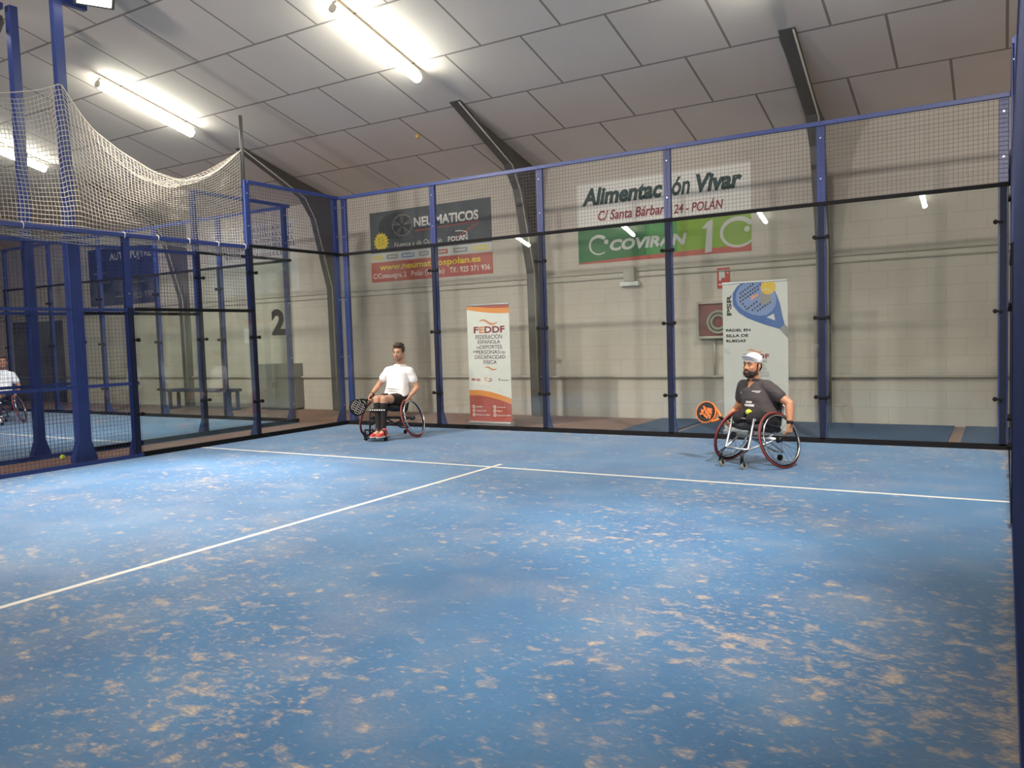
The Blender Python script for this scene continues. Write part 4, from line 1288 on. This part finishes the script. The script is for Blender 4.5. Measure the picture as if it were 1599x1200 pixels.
# ---- player in white shirt
def seated_player(loc, rz, label, skin, shirt, kind):
    t = thing('person', label, 'person', (loc[0], loc[1], 0.0), rz)
    hy = {'white': R(9), 'far': R(10)}[kind]
    HC = V((0.085, 0.125, 1.272))
    m, q, T, addh, extra = head_parts(HC, hy, R(3))
    sR, sL = V((-0.125, 0.16, 0.995)), V((0.235, 0.17, 0.985))
    eR, wR = V((-0.275, 0.09, 0.775)), V((-0.265, -0.13, 0.655))
    eL, wL = V((0.345, 0.20, 0.735)), V((0.325, 0.02, 0.625))
    hipR, hipL = V((-0.07, 0.10, 0.56)), V((0.14, 0.10, 0.56))
    kR, kL = V((-0.015, -0.37, 0.605)), V((0.115, -0.39, 0.605))
    aR, aL = V((0.045, -0.445, 0.155)), V((0.125, -0.455, 0.15))
    mb = MB()
    addh(mb)
    limb(mb, [((0.07, 0.185, 1.06), 0.058), (T(0, 0.03, -0.085), 0.055)])
    mb.rings([ring((0.03, 0.14, 0.47), 0.16, 0.10), ring((0.03, 0.13, 0.56), 0.175, 0.12), ring((0.035, 0.14, 0.70), 0.150, 0.105), ring((0.05, 0.165, 0.86), 0.165, 0.110), ring((0.055, 0.175, 0.98), 0.175, 0.105), ring((0.06, 0.18, 1.045), 0.12, 0.075), ring((0.065, 0.185, 1.085), 0.06, 0.055)])
    for s_, e_, w_ in ((sR, eR, wR), (sL, eL, wL)):
        limb(mb, [(s_, 0.060), (s_.lerp(e_, 0.4), 0.050), (e_, 0.040), (e_.lerp(w_, 0.3), 0.041), (w_, 0.026)])
    limb(mb, [((0.06, 0.18, 1.045), 0.05), (sR, 0.058)]); limb(mb, [((0.06, 0.18, 1.045), 0.05), (sL, 0.058)])
    for h_, k_, a_ in ((hipR, kR, aR), (hipL, kL, aL)):
        limb(mb, [(h_, 0.088), (h_.lerp(k_, 0.5), 0.075), (k_, 0.057), (k_.lerp(a_, 0.3) + V((0, 0.012, 0)), 0.052), (a_, 0.036), (a_ + V((0, -0.09, -0.06)), 0.032), (a_ + V((0, -0.02, -0.055)), 0.034)])
    hand(mb, wR, V((-0.10, -0.55, -0.65)), V((0.75, -0.1, -0.35)), (0.75, 0.9, 0.7), side=-1)
    hand(mb, wL, V((-0.15, -0.55, -0.72)), V((-0.9, 0.1, 0.15)), (0.35, 0.45, 0.35), side=1)
    body = blob(mb, 'body', skin, t, 0.0055, 4)
    extra(body, 'hair')
    # hair
    mb = MB()
    mb.ell(T(0, 0.026, 0.052), (0.083, 0.099, 0.090), q, 22, 16)
    mb.ell(T(0.0, -0.052, 0.108), (0.058, 0.036, 0.026), q); mb.ell(T(0.0, 0.075, -0.005), (0.066, 0.042, 0.07), q)
    for s in (-1, 1): mb.ell(T(s*0.071, 0.004, 0.026), (0.014, 0.030, 0.036), q)
    hr = random.Random(4)
    for k in range(26):
        a = hr.uniform(0, 2*PI); e_ = hr.uniform(0.5, 1.3)
        mb.ell(T(0.078*math.cos(a)*math.cos(e_), 0.024 + 0.09*math.sin(a)*math.cos(e_), 0.06 + 0.084*math.sin(e_)), hr.uniform(0.012, 0.02), nu=8, nv=6)
    # cut the fringe off the face
    h = blob(mb, 'hair', 'hair', body, 0.006, 2, 0.004, 70)
    bm = bmesh.new(); bm.from_mesh(h.data)
    mi = m.inverted()
    kill = [v for v in bm.verts if (lambda p: p.y < -0.045 and p.z < 0.062 + 0.012*noise.noise(p*60) or (p.y < -0.02 and abs(p.x) < 0.06 and p.z < 0.06))(mi @ v.co)]
    bmesh.ops.delete(bm, geom=kill, context='VERTS'); bm.to_mesh(h.data); bm.free()
    if kind == 'white':
        mb = MB()
        mb.ell(T(0, -0.0365, -0.078), (0.0525, 0.0525, 0.043), q, 22, 16); mb.ell(T(0, -0.070, -0.098), (0.0265, 0.0225, 0.0225), q)
        for s in (-1, 1): mb.chain([(T(s*0.064, -0.012, -0.03), 0.008), (T(s*0.058, -0.018, -0.06), 0.012), (T(s*0.042, -0.046, -0.085), 0.014)])
        mb.chain([(T(-0.022, -0.0925, -0.050), 0.0055), (T(0, -0.099, -0.047), 0.0055), (T(0.022, -0.0925, -0.050), 0.0055)])
        sb = blob(mb, 'stubble', 'stubble', body, 0.005, 2)
        mi = m.inverted(); bm = bmesh.new(); bm.from_mesh(sb.data)
        kill = [v for v in bm.verts if (lambda p: (p.z > -0.053 and abs(p.x) < 0.045 and not (p.z < -0.043 and p.y < -0.088)) or (abs(p.x) < 0.020 and -0.073 < p.z < -0.053 and p.y < -0.06))(mi @ v.co)]
        bmesh.ops.delete(bm, geom=kill, context='VERTS'); bm.to_mesh(sb.data); bm.free()
    # shirt
    mb = MB()
    mb.rings([ring((0.045, 0.075, 0.625), 0.195, 0.165, R(10)), ring((0.045, 0.105, 0.69), 0.188, 0.150), ring((0.045, 0.135, 0.78), 0.178, 0.135), ring((0.05, 0.158, 0.88), 0.185, 0.130), ring((0.055, 0.172, 0.985), 0.182, 0.120), ring((0.06, 0.18, 1.05), 0.130, 0.090), ring((0.068, 0.182, 1.098), 0.076, 0.072)], 28)
    for s_, e_ in ((sR, eR), (sL, eL)):
        limb(mb, [(V((0.06, 0.18, 1.035)), 0.068), (s_ + V((0, 0, 0.002)), 0.068), (s_.lerp(e_, 0.30), 0.066), (s_.lerp(e_, 0.50), 0.066)])
    shirt_o = blob(mb, 'shirt', shirt, body, 0.008, 5, wrinkle=cloth_wrinkle(0.0075, 13))
    # folds where the hem bunches on the lap
    mb = MB()
    for z0, ph in ((0.665, 0.0), (0.70, 1.3), (0.735, 2.2)):
        mb.tube([(0.045 + 0.175*math.sin(a), 0.10 - (0.158 - (z0-0.66)*0.25)*math.cos(a), z0 + 0.012*math.sin(3*a + ph)) for a in [-1.25 + 2.5*i/16 for i in range(17)]], [0.004 + 0.007*math.sin(PI*i/16) for i in range(17)], 8)
    mb.build('shirt_fold', shirt, shirt_o, True)
    # shorts
    mb = MB()
    mb.rings([ring((0.03, 0.14, 0.475), 0.175, 0.115), ring((0.03, 0.13, 0.56), 0.188, 0.135), ring((0.035, 0.12, 0.655), 0.178, 0.135)])
    for h_, k_ in ((hipR, kR), (hipL, kL)):
        limb(mb, [(h_, 0.100), (h_.lerp(k_, 0.30), 0.096), (h_.lerp(k_, 0.56), 0.086)])
    blob(mb, 'shorts', 'cloth_black', body, 0.008, 4, wrinkle=cloth_wrinkle(0.004, 14))
    for s, k_, a_ in ((-1, kR, aR), (1, kL, aL)):
        mb = MB()
        d = (a_ - k_)
        limb(mb, [(k_ + d*0.16 + V((0, 0.004, 0)), 0.058), (k_ + d*0.3 + V((0, 0.012, 0)), 0.058), (k_ + d*0.6 + V((0, 0.006, 0)), 0.047), (a_ + V((0, 0, -0.005)), 0.041)])
        blob(mb, 'sock', 'cloth_black', body, 0.007, 3)
        mb = MB()
        f = a_ + V((s*0.012, 0, 0))
        limb(mb, [(V((f.x, f.y + 0.045, 0.098)), 0.036), (V((f.x, f.y - 0.03, 0.102)), 0.040), (V((f.x + s*0.004, f.y - 0.11, 0.092)), 0.036), (V((f.x + s*0.006, f.y - 0.165, 0.088)), 0.028)])
        limb(mb, [(V((f.x, f.y + 0.02, 0.13)), 0.044), (V((f.x, f.y, 0.155)), 0.044)])
        sh = blob(mb, 'shoe', 'red_shoe' if kind == 'white' else 'cap', body, 0.006, 3)
        mb = MB()
        mb.rings([((f.x + s*0.003, f.y - 0.055, 0.062), (1, 0, 0), (0, 1, 0), 0.042, 0.142), ((f.x + s*0.003, f.y - 0.055, 0.080), (1, 0, 0), (0, 1, 0), 0.044, 0.146)], 24, 2.6)
        mb.build('sole', 'p_white', sh)
        mb = MB()
        for k in range(4): mb.tube([(f.x - 0.022, f.y - 0.035 - k*0.024, 0.137 - k*0.005), (f.x, f.y - 0.037 - k*0.024, 0.144 - k*0.005), (f.x + 0.022, f.y - 0.035 - k*0.024, 0.137 - k*0.005)], 0.0035, 6)
        mb.build('laces', 'p_white', sh)
    if kind == 'white':
        mb = MB(); mb.circle(wR + V((0, 0.012, 0.006)), (wR - eR), 0.031, 0.007, 20, 6); mb.build('wristband', 'cloth_black', body, True)
    return t, dict(wR=wR, wL=wL)

LOC1, RZ1 = (-2.985, 8.79), R(8)
wheelchair(LOC1, RZ1, 'black framed sports wheelchair with dark red tyres under the player in the white shirt', 'dark')
seated_player(LOC1, RZ1, 'person in white T-shirt and red shoes sitting in a wheelchair by the left corner', 'skin', 'tee', 'white')
LOC3, RZ3 = (-12.77, 8.01), R(48)
wheelchair(LOC3, RZ3, 'dark sports wheelchair on the neighbouring court, cut by the left edge of the photo', 'dark')
seated_player(LOC3, RZ3, 'person in pale T-shirt sitting in a wheelchair on the neighbouring court, left edge', 'skin3', 'tee2', 'far')

# ---- player in dark polo and white cap (thighs only, strapped into the seat)
def polo_player(loc, rz, label):
    t = thing('person', label, 'person', (loc[0], loc[1], 0.0), rz)
    skin = 'skin2'
    HC = V((-0.085, 0.045, 1.065))
    m, q, T, addh, extra = head_parts(HC, R(9), R(-4), R(3))
    sR, sL = V((-0.255, 0.10, 0.830)), V((0.085, 0.09, 0.835))
    eR, wR = V((-0.365, 0.14, 0.60)), V((-0.325, -0.07, 0.500))
    eL, wL = V((0.305, 0.17, 0.665)), V((0.350, 0.12, 0.455))
    mb = MB()
    addh(mb)
    limb(mb, [((-0.085, 0.10, 0.875), 0.062), (T(0, 0.025, -0.085), 0.060)])
    mb.rings([ring((0.0, 0.12, 0.43), 0.165, 0.11), ring((0.0, 0.12, 0.52), 0.175, 0.125), ring((-0.03, 0.10, 0.64), 0.165, 0.125), ring((-0.065, 0.09, 0.75), 0.178, 0.125), ring((-0.08, 0.095, 0.83), 0.18, 0.110), ring((-0.085, 0.10, 0.88), 0.11, 0.08), ring((-0.085, 0.10, 0.905), 0.065, 0.06)])
    for s_, e_, w_ in ((sR, eR, wR), (sL, eL, wL)):
        limb(mb, [(s_, 0.066), (s_.lerp(e_, 0.4), 0.056), (e_, 0.045), (e_.lerp(w_, 0.3), 0.045), (w_, 0.029)])
        limb(mb, [((-0.085, 0.10, 0.87), 0.052), (s_, 0.060)])
    for s in (-1, 1):
        limb(mb, [((s*0.10, 0.10, 0.50), 0.09), ((s*0.095, -0.06, 0.51), 0.078), ((s*0.09, -0.14, 0.51), 0.068)])
    hand(mb, wR, V((0.10, -0.75, -0.35)), V((0.8, 0.1, -0.3)), (0.8, 0.9, 0.7), side=-1)
    hand(mb, wL, V((-0.02, -0.12, -1)), V((-1, 0.15, 0.0)), (0.7, 0.85, 0.7), side=1, thumb_out=0.4)
    body = blob(mb, 'body', skin, t, 0.0055, 4)
    extra(body, 'beard')
    # beard: a jaw shell with moustache, open round the mouth
    mb = MB()
    mb.ell(T(0, -0.036, -0.072), (0.061, 0.062, 0.056), q, 22, 16)
    mb.ell(T(0, -0.066, -0.100), (0.032, 0.028, 0.026), q)
    for s in (-1, 1):
        mb.chain([(T(s*0.067, -0.002, -0.012), 0.012), (T(s*0.064, -0.016, -0.055), 0.016), (T(s*0.045, -0.050, -0.085), 0.020)])
        mb.chain([(T(s*0.003, -0.1015, -0.047), 0.0065), (T(s*0.022, -0.095, -0.050), 0.0065), (T(s*0.030, -0.085, -0.068), 0.007)])
    bd = blob(mb, 'beard', 'beard', body, 0.005, 2, 0.003, 90)
    mi = m.inverted()
    bm = bmesh.new(); bm.from_mesh(bd.data)
    kill = [v for v in bm.verts if (lambda p: (p.z > -0.045 and abs(p.x) < 0.048) or (abs(p.x) < 0.020 and -0.072 < p.z < -0.051 and p.y < -0.06))(mi @ v.co)]
    bmesh.ops.delete(bm, geom=kill, context='VERTS'); bm.to_mesh(bd.data); bm.free()
    mb = MB()
    for s in (-1, 1): mb.chain([(T(s*0.003, -0.102, -0.046), 0.0055), (T(s*0.020, -0.096, -0.049), 0.006), (T(s*0.030, -0.086, -0.066), 0.006)])
    mb.build('moustache', 'beard', body, True)
    mb = MB(); mb.ell(T(0, 0.045, 0.0), (0.077, 0.078, 0.072), q, 20, 14)
    for s in (-1, 1): mb.ell(T(s*0.072, 0.0, 0.01), (0.009, 0.022, 0.03), q)
    blob(mb, 'hair', 'beard', body, 0.006, 2, 0.002, 90)
    # white cap with brim
    mb = MB()
    mb.ell(T(0, 0.020, 0.062), (0.084, 0.104, 0.080), q, 26, 18)
    cp = blob(mb, 'cap', 'cap', body, 0.005, 2)
    bm = bmesh.new(); bm.from_mesh(cp.data)
    kill = [v for v in bm.verts if (mi @ v.co).z < 0.036 - 0.18*max(0, (mi @ v.co).y - 0.02)]
    bmesh.ops.delete(bm, geom=kill, context='VERTS'); bm.to_mesh(cp.data); bm.free()
    mb = MB()
    n = 16
    top, bot = [], []
    rows = 6
    for r_ in range(rows + 1):
        k = r_/rows
        for i in range(n + 1):
            a = -1.25 + 2.5*i/n
            rx = 0.080 + 0.006*k
            x = rx*math.sin(a)
            y = 0.02 - (0.094 + 0.10*k*math.cos(a*0.85))*math.cos(a)
            z = 0.050 + 0.056*k - 0.022*(a*a)*(0.5 + 0.5*k)
            top.append(T(x, y, z + 0.003)); bot.append(T(x, y, z - 0.002))
    N_ = n + 1
    fs = []
    L_ = len(top)
    for r_ in range(rows):
        for i in range(n):
            a, b_, c_, d_ = r_*N_+i, r_*N_+i+1, (r_+1)*N_+i+1, (r_+1)*N_+i
            fs.append((a, b_, c_, d_)); fs.append((L_+d_, L_+c_, L_+b_, L_+a))
    for i in range(n):
        a, b_ = rows*N_+i, rows*N_+i+1
        fs.append((a, b_, L_+b_, L_+a)); fs.append((i+1, i, L_+i, L_+i+1))
    mb.add(top + bot, fs); mb.build('brim', 'cap', cp, True)
    # polo shirt
    mb = MB()
    mb.rings([ring((0.0, 0.085, 0.545), 0.195, 0.160), ring((-0.02, 0.085, 0.62), 0.188, 0.150), ring((-0.05, 0.085, 0.71), 0.190, 0.145), ring((-0.075, 0.092, 0.80), 0.198, 0.128), ring((-0.085, 0.098, 0.865), 0.145, 0.095), ring((-0.085, 0.10, 0.902), 0.082, 0.076)], 28)
    for s_, e_ in ((sR, eR), (sL, eL)):
        limb(mb, [(V((-0.085, 0.10, 0.850)), 0.070), (s_ + V((0, 0, 0.004)), 0.074), (s_.lerp(e_, 0.30), 0.073), (s_.lerp(e_, 0.54), 0.070)])
    sh = blob(mb, 'polo_shirt', 'polo', body, 0.008, 5, wrinkle=cloth_wrinkle(0.007, 12, 3.0))
    bm = bmesh.new(); bm.from_mesh(sh.data)
    kill = [v for v in bm.verts if v.co.y < 0.09 and v.co.z > 0.835 and abs(v.co.x + 0.085) < 0.042*(v.co.z - 0.835)/0.06]
    bmesh.ops.delete(bm, geom=kill, context='VERTS'); bm.to_mesh(sh.data); bm.free()
    mb = MB()
    n = 20
    mb.tube([(-0.085 + 0.074*math.sin(a), 0.095 - 0.073*math.cos(a), 0.905 + 0.02*(-math.cos(a))*-1 - 0.022*(math.cos(a) > 0.9)) for a in [0.25 + (2*PI - 0.5)*i/n for i in range(n + 1)]], [0.008] + [0.015]*(n - 1) + [0.008], 8)
    mb.build('collar', 'polo', sh, True)
    mb = MB()
    def on_chest(x, z, dz=0.0):
        return None
    # printed marks sit just in front of the cloth: find the cloth surface by casting onto it
    from mathutils.bvhtree import BVHTree
    dm = sh.data
    bv = BVHTree.FromPolygons([v.co.copy() for v in dm.vertices], [tuple(p.vertices) for p in dm.polygons])
    def chest(x, z):
        h_ = bv.ray_cast(V((x, -1.0, z)), V((0, 1, 0)))
        return h_[0] + V((0, -0.003, 0)) if h_[0] else V((x, -0.06, z))
    def quad(x0, x1, z0, z1, nx=6):
        for i in range(nx):
            a, b_ = x0 + (x1 - x0)*i/nx, x0 + (x1 - x0)*(i+1)/nx
            mb.add([chest(a, z0), chest(b_, z0), chest(b_, z1), chest(a, z1)], [(0, 1, 2, 3)])
    for x0, x1, z0, z1 in ((-0.02, 0.075, 0.792, 0.801), (0.02, 0.07, 0.780, 0.785), (-0.085, 0.0, 0.668, 0.690), (-0.105, 0.03, 0.633, 0.657)):
        quad(x0, x1, z0, z1)
    mb.add([chest(-0.185, 0.765), chest(-0.165, 0.765), chest(-0.175, 0.792)], [(0, 1, 2)])
    mb.build('shirt_print', 'p_white', sh)
    # shorts over the thighs
    mb = MB()
    mb.rings([ring((0.0, 0.12, 0.43), 0.175, 0.12), ring((0.0, 0.12, 0.53), 0.186, 0.135)])
    for s in (-1, 1):
        limb(mb, [((s*0.10, 0.10, 0.50), 0.095), ((s*0.10, -0.06, 0.515), 0.086), ((s*0.095, -0.15, 0.515), 0.074), ((s*0.09, -0.18, 0.51), 0.06)])
    blob(mb, 'shorts', 'cloth_black', body, 0.008, 5, wrinkle=cloth_wrinkle(0.005, 12, 6.0))
    d = (wL - eL).normalized()
    mb = MB(); mb.tube([wL - d*0.034, wL - d*0.030, wL - d*0.002, wL + d*0.002], [0.030, 0.034, 0.033, 0.029], 16); mb.tube([wL - d*0.016 + V((0.03, -0.012, 0)), wL - d*0.016 + V((0.037, -0.014, 0))], 0.016, 14)
    mb.build('watch', 'cloth_black', body, True)
    return t

LOC2, RZ2 = (2.66, 8.11), R(-27)
wheelchair(LOC2, RZ2, 'silver framed sports wheelchair with red tyres under the player in the white cap', 'silver')
polo_player(LOC2, RZ2, 'bearded person in charcoal polo and white cap sitting in a wheelchair at the right')

def to_world(loc, rz, p): return Matrix.Translation((loc[0], loc[1], 0)) @ Matrix.Rotation(rz, 4, 'Z') @ V(p)

b_ = ball(to_world(LOC2, RZ2, (0.02, -0.135, 0.578)), 'yellow-green padel ball resting in the lap of the player in the cap', 'ball')

# ------------------------------------------------------------------ padel rackets
def racket(label, head, axis, nrm, style, grip_len=0.13):
    """head: centre of the face, axis: from the head to the grip, nrm: out of the face (world)"""
    h, a, n_ = V(head), V(axis).normalized(), V(nrm)
    n_ = (n_ - a*n_.dot(a)).normalized()
    x = n_.cross(a)
    t = thing('padel_racket', label, 'racket', h, group=None)
    rot = Matrix((x, -a, n_)).transposed().to_4x4()      # local y points from the grip to the tip
    t.rotation_euler = rot.to_euler()
    rx, ry, th = 0.125, 0.132, 0.036
    def outline(k, m=40): return [(k*rx*math.cos(2*PI*i/m), k*ry*math.sin(2*PI*i/m) * (1.0 if math.sin(2*PI*i/m) > 0 else 1.05)) for i in range(m)]
    mb = MB()
    o_, i_ = outline(1.0), outline(0.90)
    m_ = len(o_)
    vs, fs = [], []
    for z in (-th/2, th/2):
        for k, pl in ((0, o_), (1, i_)): vs += [V((p[0], p[1], z)) for p in pl]
    for i in range(m_):
        j = (i + 1) % m_
        fs += [(i, j, m_+j, m_+i), (2*m_+j, 2*m_+i, 3*m_+i, 3*m_+j), (j, i, 2*m_+i, 2*m_+j), (m_+i, m_+j, 3*m_+j, 3*m_+i)]
    mb.add(vs, fs)
    mb.tube([(-0.075, -0.112, 0), (-0.045, -0.165, 0), (-0.012, -0.205, 0)], 0.014, 8); mb.tube([(0.075, -0.112, 0), (0.045, -0.165, 0), (0.012, -0.205, 0)], 0.014, 8)
    fr = mb.build('frame', 'orange' if style == 'orange' else 'black', t, bevel=0.005)
    mb = MB(); mb.prism([(p[0], p[1], -th/2 + 0.002) for p in outline(0.905)], (0, 0, th - 0.004)); fc = mb.build('face', 'black', t)
    mb = MB(); mb.tube([(0, -0.185, 0), (0, -0.20, 0), (0, -0.20 - grip_len, 0), (0, -0.21 - grip_len, 0)], [0.013, 0.0155, 0.016, 0.018], 12); mb.build('grip', 'black', t, True)
    mb = MB()
    if style == 'orange':
        rg = random.Random(2)
        for k in range(30):
            px, py = rg.uniform(-0.05, 0.05), rg.uniform(-0.085, 0.06)
            if abs(px) > 0.055: continue
            w_, h2 = rg.uniform(0.012, 0.022), rg.uniform(0.008, 0.014)
            mb.add([(px - w_, py - h2, th/2), (px + w_*0.6, py - h2, th/2), (px + w_, py + h2, th/2), (px - w_*0.4, py + h2, th/2)], [(0, 1, 2, 3)])
        mb.build('face_print', 'orange', fc)
        mb = MB()
        for k in range(26):
            a_ = 2*PI*k/26
            for q_ in (0.78, 0.64):
                cx, cy = rx*q_*math.cos(a_), ry*q_*math.sin(a_)
                mb.add([(cx + 0.0045*math.cos(b2), cy + 0.0045*math.sin(b2), th/2 + 0.0006) for b2 in [2*PI*i/8 for i in range(8)]], [tuple(range(8))])
        mb.build('face_hole', 'p_grey', fc)
    else:
        for k in range(6):
            y0 = -0.095 + k*0.036
            L2 = rx*0.86*math.sqrt(max(0.02, 1 - (y0/ry)**2))
            for i in range(14):
                xa, xb = -L2 + 2*L2*i/14, -L2 + 2*L2*(i + 1)/14
                f = lambda q_: y0 + 0.011*math.sin(q_*80 + k)
                mb.add([(xa, f(xa), th/2), (xb, f(xb), th/2), (xb, f(xb) + 0.0085, th/2), (xa, f(xa) + 0.0085, th/2)], [(0, 1, 2, 3)])
        mb.build('face_print', 'p_paper', fc)
    mb = MB(); mb.tube([(0.0, -0.205 - grip_len, 0), (0.02, -0.235 - grip_len, 0.005), (0.0, -0.255 - grip_len, 0.01), (-0.02, -0.235 - grip_len, 0.0), (0.0, -0.205 - grip_len, 0)], 0.004, 6); mb.build('wrist_cord', 'black', t, True)
    return t

camp = V((4.95, -0.695, 1.47))
h1 = to_world(LOC1, RZ1, (-0.33, -0.42, 0.485)); g1 = to_world(LOC1, RZ1, (-0.275, -0.19, 0.60))
racket('black padel racket with pale waves held by the player in white', h1, g1 - h1, camp - h1, 'black')
h2 = to_world(LOC2, RZ2, (-0.585, -0.15, 0.54)); g2 = to_world(LOC2, RZ2, (-0.31, -0.13, 0.47))
racket('orange and black padel racket held out by the player in the cap', h2, g2 - h2, camp - h2, 'orange')
